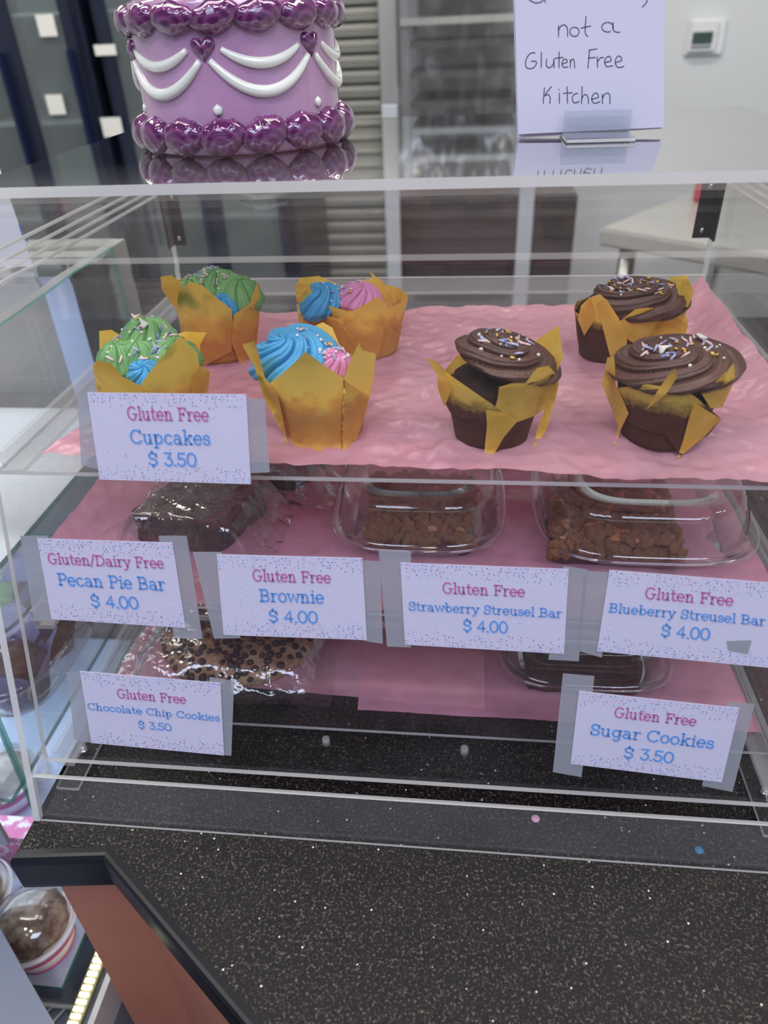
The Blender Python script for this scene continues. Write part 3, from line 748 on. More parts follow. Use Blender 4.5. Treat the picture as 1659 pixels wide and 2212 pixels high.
def sf(x, y, a=.11, b=.11): return ('s', [(x - a, y), (x + b, y)])
X = .5
G = {
 'G': (.78, [arc(.38, .36, .32, .35, 48, 300, 22) + [(.60, .13), (.62, .30)], sf(.60, .33, .16, .12)]),
 'l': (.30, [[(.15, .03), (.15, .72)], sf(.15, .03), sf(.09, .72, .05, .06)]),
 'u': (.64, [[(.13, .47), (.13, .18)] + arc(.29, .18, .16, .17, 180, 360) + [(.45, .47)], [(.45, .2), (.45, .03)], sf(.09, .47, .07, .04), sf(.41, .47, .07, .04), sf(.50, .03, .05, .07)]),
 't': (.42, [[(.17, .66), (.17, .14)] + arc(.29, .14, .12, .12, 180, 310, 8), sf(.18, .47, .14, .18)]),
 'e': (.56, [[(.06, .26), (.48, .26)] + arc(.27, .25, .215, .235, 3, 315, 20)]),
 'n': (.66, [[(.15, .03), (.15, .47)], arc(.31, .30, .16, .18, 180, 0) + [(.47, .03)], sf(.15, .03), sf(.47, .03), sf(.10, .47, .06, .05)]),
 '/': (.40, [[(.03, -.05), (.34, .75)]]),
 'D': (.80, [[(.16, .03), (.16, .67)], [(.05, .67), (.36, .67)] + arc(.36, .35, .34, .32, 90, -90, 16) + [(.05, .03)]]),
 'a': (.60, [arc(.25, .15, .17, .13, 60, 380, 16), [(.10, .42)] + arc(.26, .31, .17, .17, 115, 0, 8) + [(.43, .03)], sf(.48, .03, .06, .06)]),
 'i': (.32, [[(.16, .03), (.16, .47)], sf(.16, .03), sf(.10, .47, .06, .06), [(.14, .65), (.19, .65)]]),
 'r': (.48, [[(.15, .03), (.15, .47)], arc(.33, .28, .18, .19, 175, 55, 8), sf(.15, .03, .11, .13), sf(.10, .47, .06, .05)]),
 'y': (.60, [[(.10, .47), (.30, .04)], [(.50, .47), (.25, -.10), (.16, -.19), (.06, -.19)], sf(.10, .47, .09, .09), sf(.50, .47, .09, .09)]),
 'F': (.66, [[(.16, .03), (.16, .67)], [(.05, .67), (.58, .67), (.58, .53)], [(.16, .36), (.42, .36)], sf(.16, .03, .11, .13), ('s', [(.42, .29), (.42, .43)])]),
 'C': (.76, [arc(.39, .35, .33, .33, 42, 320, 22), ('s', [(.63, .53), (.65, .70)])]),
 'p': (.64, [[(.15, -.19), (.15, .47)], arc(.32, .25, .20, .22, 170, -170, 18), sf(.15, -.19), sf(.10, .47, .06, .05)]),
 'c': (.54, [arc(.28, .25, .22, .23, 45, 318, 18)]),
 'k': (.62, [[(.15, .03), (.15, .72)], [(.46, .47), (.16, .22)], [(.27, .30), (.48, .03)], sf(.15, .03, .10, .08), sf(.10, .72, .06, .05), sf(.45, .47, .08, .09), sf(.49, .03, .09, .09)]),
 's': (.48, [[(.38, .36)] + arc(.23, .36, .15, .115, 40, 230, 10) + arc(.23, .14, .17, .12, 80, -160, 12) + [(.06, .12)]]),
 'P': (.66, [[(.16, .03), (.16, .67)], [(.05, .67), (.40, .67)] + arc(.40, .50, .18, .17, 90, -90, 10) + [(.16, .33)], sf(.16, .03, .11, .13)]),
 'B': (.72, [[(.16, .03), (.16, .67)], [(.05, .67), (.40, .67)] + arc(.40, .51, .16, .16, 90, -90, 10) + [(.16, .35)], [(.40, .35)] + arc(.42, .19, .19, .16, 90, -90, 10) + [(.05, .03)]]),
 'o': (.58, [arc(.29, .25, .22, .235, 0, 360, 24)]),
 'w': (.84, [[(.09, .47), (.24, .03), (.42, .47), (.60, .03), (.75, .47)], sf(.09, .47, .08, .09), sf(.75, .47, .09, .08)]),
 'S': (.62, [[(.50, .50)] + arc(.30, .50, .20, .175, 25, 235, 12) + arc(.30, .18, .23, .165, 75, -160, 14), ('s', [(.50, .46), (.52, .66)]), ('s', [(.08, .04), (.08, .22)])]),
 'b': (.64, [[(.15, .03), (.15, .72)], arc(.32, .25, .20, .22, 170, -170, 18), sf(.10, .72, .06, .05)]),
 'h': (.66, [[(.15, .03), (.15, .72)], arc(.31, .30, .16, .18, 180, 0) + [(.47, .03)], sf(.15, .03), sf(.47, .03), sf(.10, .72, .06, .05)]),
 'g': (.62, [arc(.28, .25, .20, .21, 0, 360, 20), [(.48, .47), (.48, -.05)] + arc(.30, -.05, .18, .16, 0, -150, 10), sf(.52, .47, .04, .07)]),
 '$': (.62, [[(.50, .50)] + arc(.30, .50, .20, .165, 25, 235, 12) + arc(.30, .19, .23, .165, 75, -160, 14), [(.30, .64), (.30, .77)], [(.30, .03), (.30, -.08)], ('s', [(.50, .46), (.52, .62)])]),
 '3': (.56, [[(.08, .67), (.45, .67), (.26, .42)] + arc(.27, .22, .22, .20, 85, -160, 14)]),
 '.': (.22, [[(.08, .035), (.14, .035)]]),
 '5': (.56, [[(.46, .67), (.13, .67), (.10, .40)] + arc(.26, .22, .22, .20, 125, -160, 14)]),
 '0': (.62, [arc(.31, .35, .25, .33, 0, 360, 26)]),
 '4': (.60, [[(.40, .03), (.40, .67), (.05, .22), (.54, .22)]]),
 ' ': (.34, []),
}


def ribbon(pts, w_, V, F, mp):
    """flat stroke of width w_, mapped by mp(x, y) to 3D"""
    P = [Vector(p) for p in pts]; n = len(P); b0 = len(V); closed = (P[0] - P[-1]).length < 1e-4
    if closed: P = P[:-1]; n -= 1
    for i in range(n):
        a = P[i - 1] if (i > 0 or closed) else None; c = P[(i + 1) % n] if (i < n - 1 or closed) else None
        d1 = (P[i] - a).normalized() if a is not None else None; d2 = (c - P[i]).normalized() if c is not None else None
        if d1 is None: d1 = d2
        if d2 is None: d2 = d1
        nn = Vector((-(d1.y + d2.y), d1.x + d2.x))
        nn = nn.normalized() if nn.length > 1e-4 else Vector((-d1.y, d1.x))
        k = min(1.8, 1 / max(.4, nn.dot(Vector((-d1.y, d1.x)))))
        q = P[i]
        if not closed and i == 0: q = q - d1 * w_ * .35
        if not closed and i == n - 1: q = q + d1 * w_ * .35
        V.append(mp(*(q + nn * (w_ / 2 * k)))); V.append(mp(*(q - nn * (w_ / 2 * k))))
    for i in range(n if closed else n - 1):
        j = (i + 1) % n; F.append((b0 + 2 * i, b0 + 2 * i + 1, b0 + 2 * j + 1, b0 + 2 * j))


def text_mesh(name, s, mp, cx, y, wid, cap, asp, m_, parent, local, sw=.104):
    """mp maps card coordinates (0..1, 0..1); asp = card width / height; text fitted to wid (fraction of card width)"""
    tot = sum(G[c][0] for c in s); kx = wid / tot; ky = cap / .70; V, F = [], []
    x = cx - wid / 2
    kxy = kx * asp   # x unit in card heights
    for c in s:
        for st in G[c][1]:
            wd = sw
            if isinstance(st, tuple): st = st[1]; wd = sw * .8
            # stroke in an isotropic frame (card heights)
            ribbon([((x * asp + p_[0] * kxy), y + p_[1] * ky) for p_ in st], wd * (kxy + ky) / 2, V, F, lambda a, b: mp(a / asp, b))
        x += G[c][0] * kx
    return mesh(name, V, F, m_, parent, local=local)


CARD = mat('white_card_stock', (193, 189, 211), .5, spec=.3)
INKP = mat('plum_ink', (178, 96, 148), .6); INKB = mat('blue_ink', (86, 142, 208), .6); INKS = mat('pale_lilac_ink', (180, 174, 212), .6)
DOTS = [mat('confetti_ink_' + n_, c, .6) for n_, c in (('navy', (84, 96, 160)), ('blue', (120, 160, 220)), ('rose', (220, 150, 170)), ('violet', (150, 120, 180)))]
FAINT = [mat('faint_ink_' + n_, c, .6) for n_, c in (('blue', (188, 196, 226)), ('rose', (206, 192, 220)))]


def tape_mat():
    m = bpy.data.materials.new('frosted_tape'); m.use_nodes = True; N = m.node_tree.nodes; L = m.node_tree.links
    p = N['Principled BSDF']; p.inputs['Base Color'].default_value = (.36, .37, .42, 1); p.inputs['Roughness'].default_value = .42
    t = N.new('ShaderNodeBsdfTransparent'); mx = N.new('ShaderNodeMixShader'); mx.inputs[0].default_value = .55
    L.new(t.outputs[0], mx.inputs[1]); L.new(p.outputs[0], mx.inputs[2]); L.new(mx.outputs[0], N['Material Output'].inputs[0])
    return m


TAPE = tape_mat()


def card(label, corners, lines, tapes, seed, patch=None):
    TL, TR, BR, BL = [slant(*q) for q in corners]
    c = (TL + TR + BR + BL) / 4; asp = (TR - TL).length / (TL - BL).length
    o_ = empty('price_card', c, label, 'price card', 'price cards taped to the display case')
    def mp(off, bow=0.0):
        return lambda s, t: ((BL * (1 - s) + BR * s) * (1 - t) + (TL * (1 - s) + TR * s) * t) + SN * (off + bow * math.sin(s * 3.1 + 1) * t)
    n = 12; V, F = [], []; b = mp(.0006)
    f1, f0 = mp(.0010), mp(.0006)
    for j in range(2):
        for i in range(n + 1): V.append(f1(i / n, j))
    for j in range(2):
        for i in range(n + 1): V.append(f0(i / n, j))
    for i in range(n):
        F.append((i, i + 1, n + 2 + i, n + 1 + i)); k = 2 * (n + 1); F.append((k + i + 1, k + i, k + n + 1 + i, k + n + 2 + i))
        F.append((k + i, k + i + 1, i + 1, i)); F.append((n + 1 + i, n + 2 + i, k + n + 2 + i, k + n + 1 + i))
    F.append((0, n + 1, 3 * (n + 1), 2 * (n + 1))); F.append((n, 3 * (n + 1) - 1, 4 * (n + 1) - 1, 2 * (n + 1) - 1))
    mesh('card_stock', V, F, CARD, o_, local=c)
    R = random.Random(seed); V, F, mi = [], [], []; g = mp(.00112)
    def dash(x, y, l, w_, a, k):
        dx, dy = math.cos(a) * l / 2, math.sin(a) * l / 2; ex, ey = -math.sin(a) * w_ / 2, math.cos(a) * w_ / 2; b0 = len(V)
        for (u, v_) in ((x - dx - ex, y - dy - ey), (x + dx - ex, y + dy - ey), (x + dx + ex, y + dy + ey), (x - dx + ex, y - dy + ey)):
            V.append(g(min(.998, max(.002, u / asp)), min(.998, max(.002, v_))))
        F.append((b0, b0 + 1, b0 + 2, b0 + 3)); mi.append(k)
    for row in range(5):
        for i in range(40):
            for base_y, sgn in ((.985, -1), (.015, 1)):
                dens = .85 - row * .13
                if R.random() < dens:
                    x = (i + R.uniform(.1, .9)) / 40 * asp; y = base_y + sgn * (row * .036 + R.uniform(0, .02))
                    dash(x, y, .024, .0075, R.uniform(0, 3.14), R.choice((0, 0, 1, 1, 2, 3)))
    for i in range(30):
        dash(R.uniform(.05, .95) * asp, R.uniform(.2, .8), .065, .018, R.uniform(0, 3.14), 4 + (R.random() < .45))
    mesh('confetti_print', V, F, DOTS + FAINT, o_, mi=mi, local=c)
    for (s, cx, y, wd, cap, ink) in lines:
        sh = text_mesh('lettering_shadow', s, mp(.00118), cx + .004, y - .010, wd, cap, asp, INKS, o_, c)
        text_mesh('lettering', s, mp(.00126), cx, y, wd, cap, asp, ink, o_, c)
    for tp in tapes:
        q = [slant(*p_) + SN * .0002 for p_ in tp]
        prism('tape_strip', [p_ - c for p_ in q], SN * .00015, TAPE, o_)
    if patch:
        q = [slant(*p_) + SN * .0014 for p_ in patch]; prism('tape_scrap', [p_ - c for p_ in q], SN * .0002, TAPE, o_)
    return o_


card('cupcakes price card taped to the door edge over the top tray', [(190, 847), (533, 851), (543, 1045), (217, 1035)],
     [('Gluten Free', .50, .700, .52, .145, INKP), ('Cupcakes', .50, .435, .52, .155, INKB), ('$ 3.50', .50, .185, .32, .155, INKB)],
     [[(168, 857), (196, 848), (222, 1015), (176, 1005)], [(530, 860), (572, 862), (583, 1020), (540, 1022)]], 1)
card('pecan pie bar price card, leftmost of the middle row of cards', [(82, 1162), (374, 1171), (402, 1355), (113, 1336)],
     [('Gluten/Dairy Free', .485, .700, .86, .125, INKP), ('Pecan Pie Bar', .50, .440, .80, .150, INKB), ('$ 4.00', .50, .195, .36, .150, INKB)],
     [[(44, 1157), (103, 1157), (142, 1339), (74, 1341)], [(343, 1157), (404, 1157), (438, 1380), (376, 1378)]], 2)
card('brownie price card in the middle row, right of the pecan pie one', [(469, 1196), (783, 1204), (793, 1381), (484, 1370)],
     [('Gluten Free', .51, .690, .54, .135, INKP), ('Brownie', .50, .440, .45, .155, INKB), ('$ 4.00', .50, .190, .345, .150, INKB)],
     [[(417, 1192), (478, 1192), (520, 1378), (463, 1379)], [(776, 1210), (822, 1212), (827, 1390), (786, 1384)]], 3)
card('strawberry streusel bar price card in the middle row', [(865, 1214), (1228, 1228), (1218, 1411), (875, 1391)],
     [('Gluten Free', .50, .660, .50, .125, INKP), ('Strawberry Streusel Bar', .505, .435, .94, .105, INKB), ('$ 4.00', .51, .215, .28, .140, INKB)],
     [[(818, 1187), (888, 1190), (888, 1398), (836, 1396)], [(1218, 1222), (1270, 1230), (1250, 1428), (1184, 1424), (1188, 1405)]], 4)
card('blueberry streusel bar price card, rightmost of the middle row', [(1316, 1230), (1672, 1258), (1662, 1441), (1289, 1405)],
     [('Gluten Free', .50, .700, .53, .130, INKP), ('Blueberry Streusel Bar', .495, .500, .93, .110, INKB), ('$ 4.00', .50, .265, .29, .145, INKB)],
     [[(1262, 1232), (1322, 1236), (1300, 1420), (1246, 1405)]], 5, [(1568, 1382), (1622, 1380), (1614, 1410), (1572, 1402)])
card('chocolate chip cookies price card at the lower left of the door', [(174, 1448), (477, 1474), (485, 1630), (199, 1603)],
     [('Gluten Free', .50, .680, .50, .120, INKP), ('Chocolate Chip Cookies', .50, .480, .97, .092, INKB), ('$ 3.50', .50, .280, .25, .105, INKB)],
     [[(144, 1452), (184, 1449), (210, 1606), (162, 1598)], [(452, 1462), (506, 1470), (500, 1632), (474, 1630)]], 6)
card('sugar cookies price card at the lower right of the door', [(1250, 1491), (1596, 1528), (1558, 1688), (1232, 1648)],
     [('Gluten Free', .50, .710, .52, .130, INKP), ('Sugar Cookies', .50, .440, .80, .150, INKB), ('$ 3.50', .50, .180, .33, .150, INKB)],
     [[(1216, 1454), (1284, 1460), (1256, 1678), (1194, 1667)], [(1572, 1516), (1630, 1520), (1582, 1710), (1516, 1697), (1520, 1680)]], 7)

# ------------------------------------------------------------ handwritten sign in its holder
SY = .300
def sg(px, py, y=SY): return hit(px, py, 1, y)
sgn = empty('handwritten_sign', sg(1277, 285), 'white handwritten sign saying not a gluten free kitchen, on top of the case', 'sign')
sc0 = sg(1277, 285)
SIGNM = mat('white_sign_paper', (212, 210, 230), .6, spec=.3)
prism('sign_paper', [sg(*p_) - sc0 for p_ in ((1108, -150), (1437, -150), (1434, 275), (1120, 290))], (0, .0006, 0), SIGNM, sgn)
prism('back_paper', [sg(*p_, SY + .0025) - sc0 for p_ in ((1104, -150), (1434, -150), (1431, 278), (1117, 298))], (0, .0006, 0), SIGNM, sgn)
INKH = mat('dark_pen_ink', (70, 66, 84), .5)
HW = {
 'not a': [[(753, 110), (753, 158)], [(753, 132), (762, 114), (776, 107), (788, 114), (792, 130), (792, 157)], arc(822, 137, 20, 20, 0, 360, 18), [(872, 70), (868, 130), (872, 150), (880, 157)], [(850, 121), (893, 112)],
           arc(965, 117, 25, 21, 60, 380, 16), [(990, 96), (988, 120), (996, 136), (1018, 139)]],
 'Gluten Free': [[(652, 228), (634, 229), (617, 248), (610, 275), (616, 292), (634, 296), (652, 286), (657, 266), (636, 264)], [(679, 224), (678, 292)], [(702, 256), (700, 280), (710, 292), (724, 286), (732, 270), (733, 254)], [(733, 262), (734, 292)],
                 [(756, 224), (755, 292)], [(738, 252), (773, 247)], [(768, 276), (790, 268), (786, 256), (774, 258), (768, 274), (775, 290), (794, 288)], [(804, 292), (804, 258)], [(804, 270), (812, 256), (820, 260), (823, 292)],
                 [(887, 215), (880, 295)], [(885, 216), (919, 211)], [(883, 250), (912, 248)], [(920, 246), (922, 290)], [(922, 266), (934, 250), (948, 248)],
                 [(952, 270), (980, 262), (974, 244), (960, 248), (952, 268), (962, 287), (988, 283)], [(998, 270), (1026, 260), (1018, 242), (1004, 248), (998, 270), (1010, 291), (1036, 286)]],
 'Kitchen': [[(692, 379), (687, 447)], [(722, 373), (694, 412), (708, 408), (717, 420), (715, 447)], [(757, 402), (757, 446)], [(754, 386), (756, 388)], [(790, 374), (792, 446)], [(774, 403), (813, 400)],
             [(836, 403), (820, 408), (812, 426), (822, 444), (843, 438)], [(855, 374), (853, 447)], [(854, 426), (864, 409), (876, 411), (882, 428), (882, 447)],
             [(897, 428), (925, 420), (918, 402), (904, 407), (896, 428), (908, 446), (932, 439)], [(943, 447), (943, 406)], [(943, 424), (954, 406), (968, 402), (975, 414), (975, 447)]],
 'top line': [[(612, -30), (622, -8), (635, 4), (652, 12), (670, 11), (686, 2), (690, -14)], [(690, -14), (697, 10)], [(1138, -6), (1132, 12), (1115, 30)]],
}
for wd, sts in HW.items():
    V, F = [], []
    for st in sts:
        # smooth the pen stroke
        q = [Vector(p_) for p_ in st]
        if len(q) > 2 and len(q) < 14:
            o2 = []
            for i in range(len(q) - 1):
                p0, p1, p2, p3 = q[max(i - 1, 0)], q[i], q[i + 1], q[min(i + 2, len(q) - 1)]
                for k in range(5):
                    t = k / 5; o2.append(.5 * ((2 * p1) + (p2 - p0) * t + (2 * p0 - 5 * p1 + 4 * p2 - p3) * t * t + (3 * p1 - p0 - 3 * p2 + p3) * t ** 3))
            q = o2 + [q[-1]]
        ribbon([(p_.x, p_.y) for p_ in q], 3.4, V, F, lambda a, b: sg(830 + a / 2.0, b / 2.0, SY - .0003))
    mesh('handwriting', V, F, INKH, sgn, local=sc0)
hz = H + .0003
hold = empty('acrylic_sign_holder', (.386, .278, hz), 'small clear acrylic block holding the handwritten sign upright', 'sign holder')
hl = Vector((.386, .278, hz)); HACR = clear('holder_acrylic', (.93, .95, .97), .10, .02, 1.5, boost=1.5, hazecol=(.75, .8, .85))
prism('holder_front', [Vector(p_) - hl for p_ in ((.363, .2955, hz), (.408, .2955, hz), (.408, .2955, hz + .0165), (.363, .2955, hz + .0165))], (0, -.0035, 0), [HACR, EDG2], hold, bevel=.0005)
prism('holder_back', [Vector(p_) - hl for p_ in ((.363, .3045, hz), (.408, .3045, hz), (.408, .3045, hz + .0165), (.363, .3045, hz + .0165))], (0, .0035, 0), [HACR, EDG2], hold, bevel=.0005)
prism('holder_base', [Vector(p_) - hl for p_ in ((.363, .268, hz), (.408, .268, hz), (.408, .3155, hz), (.363, .3155, hz))], (0, 0, .0028), [HACR, EDG], hold, bevel=.0005)

# ------------------------------------------------------------ ceramic cake jar
CC = Vector((.1315, .323, H + .0003))
cer = empty('ceramic_cake_jar', CC, 'glazed lilac ceramic cake jar with plum shell borders on top of the case', 'cake jar')
LIL = mat('lilac_glaze', (182, 142, 176), .12, coat=1.0, var=((172, 130, 166), 12), bump=(25, .12))
def plum_mat():
    m = bpy.data.materials.new('plum_glaze'); m.use_nodes = True; N = m.node_tree.nodes; L = m.node_tree.links
    p = N['Principled BSDF']; p.inputs['Roughness'].default_value = .12; p.inputs['Coat Weight'].default_value = 1
    tc = N.new('ShaderNodeTexCoord'); wv = N.new('ShaderNodeTexWave'); wv.wave_type = 'RINGS'; wv.rings_direction = 'Y'
    wv.inputs['Scale'].default_value = 62; wv.inputs['Distortion'].default_value = .8; wv.inputs['Detail'].default_value = 2; wv.inputs['Detail Scale'].default_value = 1
    mpp = N.new('ShaderNodeMapping'); mpp.inputs['Location'].default_value = (0, 0, .007); L.new(tc.outputs['Object'], mpp.inputs[0]); L.new(mpp.outputs[0], wv.inputs['Vector'])
    r = N.new('ShaderNodeValToRGB'); r.color_ramp.elements[0].color = lin((84, 30, 80)) + (1,); r.color_ramp.elements[1].color = lin((116, 56, 108)) + (1,)
    r.color_ramp.elements[0].position = .35
    L.new(wv.outputs['Fac'], r.inputs[0]); L.new(r.outputs[0], p.inputs['Base Color'])
    b = N.new('ShaderNodeBump'); b.inputs['Strength'].default_value = .25; b.inputs['Distance'].default_value = .0012
    L.new(wv.outputs['Fac'], b.inputs['Height']); L.new(b.outputs[0], p.inputs['Normal'])
    return m
PLUM = plum_mat(); WGL = mat('white_glaze', (226, 228, 220), .14, coat=1.0)
RB = .0712
lathe('jar_body', [(.071, .0005), (.0735, .002), (.0735, .010), (RB, .020), (RB, .066), (.0705, .074), (.071, .086), (.069, .089)], (0, 0, 0), LIL, cer, n=96,
      mod=lambda a, z: 1 + .006 * math.sin(5 * a + z * 40))
lathe('upper_tier', [(.066, .0885), (.0655, .12), (.062, .135), (.05, .142), (.001, .145)], (0, 0, 0), LIL, cer, n=96)


def shell_mesh(nm, w_, h_, d_):
    bm = bmesh.new(); bmesh.ops.create_uvsphere(bm, u_segments=28, v_segments=18, radius=1)
    for v_ in bm.verts:
        x, y, z = v_.co; t = (z + 1) / 2
        k = .80 + .28 * math.sin(min(1, t * 1.25) * math.pi * .6)
        rib = 1 + .05 * math.cos(9 * math.atan2(x, z + 1.2) * 2)
        v_.co = Vector((x * w_ * k, y * d_ * rib, z * h_ * rib))
    return proto(nm, bm, PLUM)


SH1 = shell_mesh('shell', .0160, .0118, .0105); SH2 = shell_mesh('shell', .0158, .0092, .0090)
for (me, n_, r, z, a0) in ((SH1, 16, .0718, .0118, .05), (SH2, 16, .0705, .0785, .12)):
    for i in range(n_):
        a = -math.pi / 2 + a0 + 2 * math.pi * i / n_; o = bpy.data.objects.new('shell', me)
        o.location = (r * math.cos(a), r * math.sin(a), z); o.rotation_euler = (rnd.uniform(-.1, .1), rnd.uniform(-.25, .25), a + math.pi / 2); link(o, cer)
# hearts, swags, dots
def heart_mesh():
    V, F = [], []; nr, na = 8, 40
    for i in range(nr + 1):
        u = i / nr; k = math.sin(u * math.pi / 2); dz = math.cos(u * math.pi / 2) * .0045
        for j in range(na):
            t = 2 * math.pi * j / na
            x = 16 * math.sin(t) ** 3; y = 13 * math.cos(t) - 5 * math.cos(2 * t) - 2 * math.cos(3 * t) - math.cos(4 * t)
            V.append((x * .00052 * k, -dz, y * .00050 * k))
    for i in range(nr):
        for j in range(na): l = (j + 1) % na; F.append((i * na + j, i * na + l, (i + 1) * na + l, (i + 1) * na + j))
    me = bpy.data.meshes.new('heart'); me.from_pydata(V, [], F); me.materials.append(PLUM); me.polygons.foreach_set('use_smooth', [True] * len(F)); return me
HM = heart_mesh()
def swag_mesh(nm, half, z0, dip, th):
    pts = []
    for i in range(21):
        s = -1 + 2 * i / 20; a = half * s; pts.append(Vector((RB * math.sin(a), -RB * math.cos(a) - .0006, z0 - dip * (1 - s * s))))
    o = tube(nm, pts, th, WGL, None, 10, rf=lambda t: .45 + .65 * math.sin(max(.02, min(.98, t)) * math.pi) ** .6)
    me = o.data; bpy.data.objects.remove(o); return me
SWB = swag_mesh('swag', math.radians(27.5), .0555, .0185, .0034); SWS = swag_mesh('swag', math.radians(21), .0615, .0085, .0030)
DM = ball_bm(.0038)
for v_ in DM.verts: v_.co.y *= .5
DM = proto('dot', DM, WGL)
for i in range(6):
    a = math.radians(60 * i - 1)
    for nm, me, da, z, r in (('heart', HM, 0, .0625, RB - .0006), ('swag', SWB, 30, 0, 0), ('swag', SWS, 30, 0, 0), ('dot', DM, 3, .0275, RB)):
        o = bpy.data.objects.new(nm, me); q = a + math.radians(da)
        o.rotation_euler = (0, 0, q); o.location = (r * math.sin(q), -r * math.cos(q), z); link(o, cer)
        if nm == 'dot': o['label'] = 'white glazed dot'
# ------------------------------------------------------------ baked goods on the lower trays
def rough_block(name, m_, cx, cy, z, sx, sy, h, rz, amp, parent=None, seed=0, n=26, skew=0):
    bm = bmesh.new(); bmesh.ops.create_cube(bm, size=2)
    bmesh.ops.subdivide_edges(bm, edges=bm.edges[:], cuts=n, use_grid_fill=True)
    for v_ in bm.verts:
        p_ = v_.co.copy(); q = Vector((p_.x * sx, p_.y * sy, (p_.z + 1) * h / 2))
        k = noise.noise(q * 90 + Vector((seed, 0, 0))) + .5 * noise.noise(q * 260 + Vector((seed, 0, 0)))
        nn = Vector((p_.x ** 7, p_.y ** 7, p_.z ** 7)); nn = nn.normalized() if nn.length > 0 else nn
        q += nn * k * amp; r_ = 1 - .05 * (abs(p_.x) ** 8 * abs(p_.y) ** 8)
        q.x = q.x * r_ + skew * q.y; q.y *= r_; q.z = max(q.z, 0)
        v_.co = q
    o = frombm(name, bm, m_, parent, smooth=True, loc=(cx, cy, z)); o.rotation_euler.z = rz
    return o


BROWN = mat('brownie', (66, 36, 36), .45, bump=(160, 1.0), var=((96, 56, 52), 90), spec=.5)
CRUM = mat('streusel_crumb', (222, 160, 112), .8, bump=(300, .8), var=((186, 116, 76), 120))
BERRY = mat('berry_filling', (86, 50, 62), .4, bump=(200, .6)); PALEC = mat('cookie_dough', (196, 160, 128), .8, bump=(220, .9), var=((150, 108, 76), 70))
CHIP = mat('dark_chocolate_chip', (48, 26, 34), .4)


def film(name, parent, c, sx, sy, hc, bx, by, seed, lift=.0012, n=64):
    """bag of clear film draped over a block of half size bx, by and height hc; flat crumpled margins"""
    V, F = [], []
    for j in range(n + 1):
        for i in range(n + 1):
            x = (i / n * 2 - 1) * sx; y = (j / n * 2 - 1) * sy
            dx = max(0, abs(x) - bx); dy = max(0, abs(y) - by); d = math.hypot(dx, dy)
            f = max(0, 1 - d / .022); f = f * f * (3 - 2 * f)
            p_ = Vector((x * 55 + seed, y * 55, seed)); dist, _ = noise.voronoi(p_ + Vector((noise.noise(p_ * .4), noise.noise(p_ * .4 + Vector((9, 9, 9))), 0)) * 1.2)
            cr = abs(noise.noise(Vector((x * 40 + y * 85, y * 18 - x * 20, seed)))) 
            h = lift + f * (hc + .0012) + (.0030 * (1 - min(1, dist[1] - dist[0])) * .6 + .0042 * cr) * (.35 + .65 * min(1, d / .01))
            V.append(Vector((x + .004 * noise.noise(Vector((y * 30, seed, 1))), y + .004 * noise.noise(Vector((x * 30, seed, 2))), h)))
    for j in range(n):
        for i in range(n): a = j * (n + 1) + i; F.append((a, a + 1, a + n + 2, a + n + 1))
    o = mesh(name, V, F, FILM, parent, True); return o


zq = zm + .0045
for nm, lb, (cx, cy), rz, s in (('brownie', 'dark brownie in crinkled clear film, the nearer one on the middle tray', (.095, .182), -.12, 1), ('brownie', 'dark brownie in clear film lying behind another one on the middle tray', (.135, .272), -.20, 2)):
    t = empty(nm, (cx, cy, zq), lb, 'brownie', 'wrapped brownies on the middle tray'); t.rotation_euler.z = rz
    rough_block('brownie_block', BROWN, 0, 0, 0, .036, .033, .030, 0, .0022, t, seed=s, skew=.2)
    film('plastic_bag', t, None, .070, .052, .030, .037, .034, 3.7 * s, lift=.0008)

# cookie with chips
zk = zl + .0050
ck = empty('chocolate_chip_cookie', (.112, .176, zk), 'large round chocolate chip cookie in clear film on the bottom tray', 'cookie')
def cook(u): return .0145 * (1 - u ** 5) ** .5
V, F = [], []; nr, na = 24, 90
for i in range(nr + 1):
    u = i / nr
    for j in range(na):
        a = 2 * math.pi * j / na; wob = 1 + .025 * noise.noise(Vector((math.cos(a) * 2, math.sin(a) * 2, 0)))
        V.append(Vector((.070 * u * wob * math.cos(a), .070 * u * wob * math.sin(a), cook(min(u, .9999)) + .0012 * noise.noise(Vector((math.cos(a) * u * 9, math.sin(a) * u * 9, 2))) * (1 - u ** 6))))
for i in range(nr):
    for j in range(na): l = (j + 1) % na; F.append((i * na + j, i * na + l, (i + 1) * na + l, (i + 1) * na + j))
b0 = len(V)
for j in range(na): V.append(Vector((.066 * math.cos(2 * math.pi * j / na), .066 * math.sin(2 * math.pi * j / na), -.003)))
for j in range(na): l = (j + 1) % na; F.append((nr * na + j, nr * na + l, b0 + l, b0 + j))
F.append(tuple(b0 + j for j in range(na)))
mesh('cookie_dough', V, F, PALEC, ck, True)
bm = bmesh.new(); bmesh.ops.create_icosphere(bm, subdivisions=2, radius=.0034)
for v_ in bm.verts: v_.co.z *= .75
CM = proto('chocolate_chip', bm, CHIP); R = random.Random(5); placed = []; tries = 0
while len(placed) < 240 and tries < 9000:
    tries += 1; a, u = R.uniform(0, 6.283), math.sqrt(R.random()) * .985; x, y = .069 * u * math.cos(a), .069 * u * math.sin(a)
    if any((x - q[0]) ** 2 + (y - q[1]) ** 2 < .0058 ** 2 for q in placed): continue
    placed.append((x, y)); o = bpy.data.objects.new('chocolate_chip', CM); o.location = (x, y, cook(u) + .0003); s = R.uniform(.75, 1.2); o.scale = (s, s, s)
    o.rotation_euler = (R.uniform(-.5, .5), R.uniform(-.5, .5), 0); link(o, ck)
film('plastic_bag', ck, None, .090, .084, .0165, .058, .056, 8.8, lift=.0006)


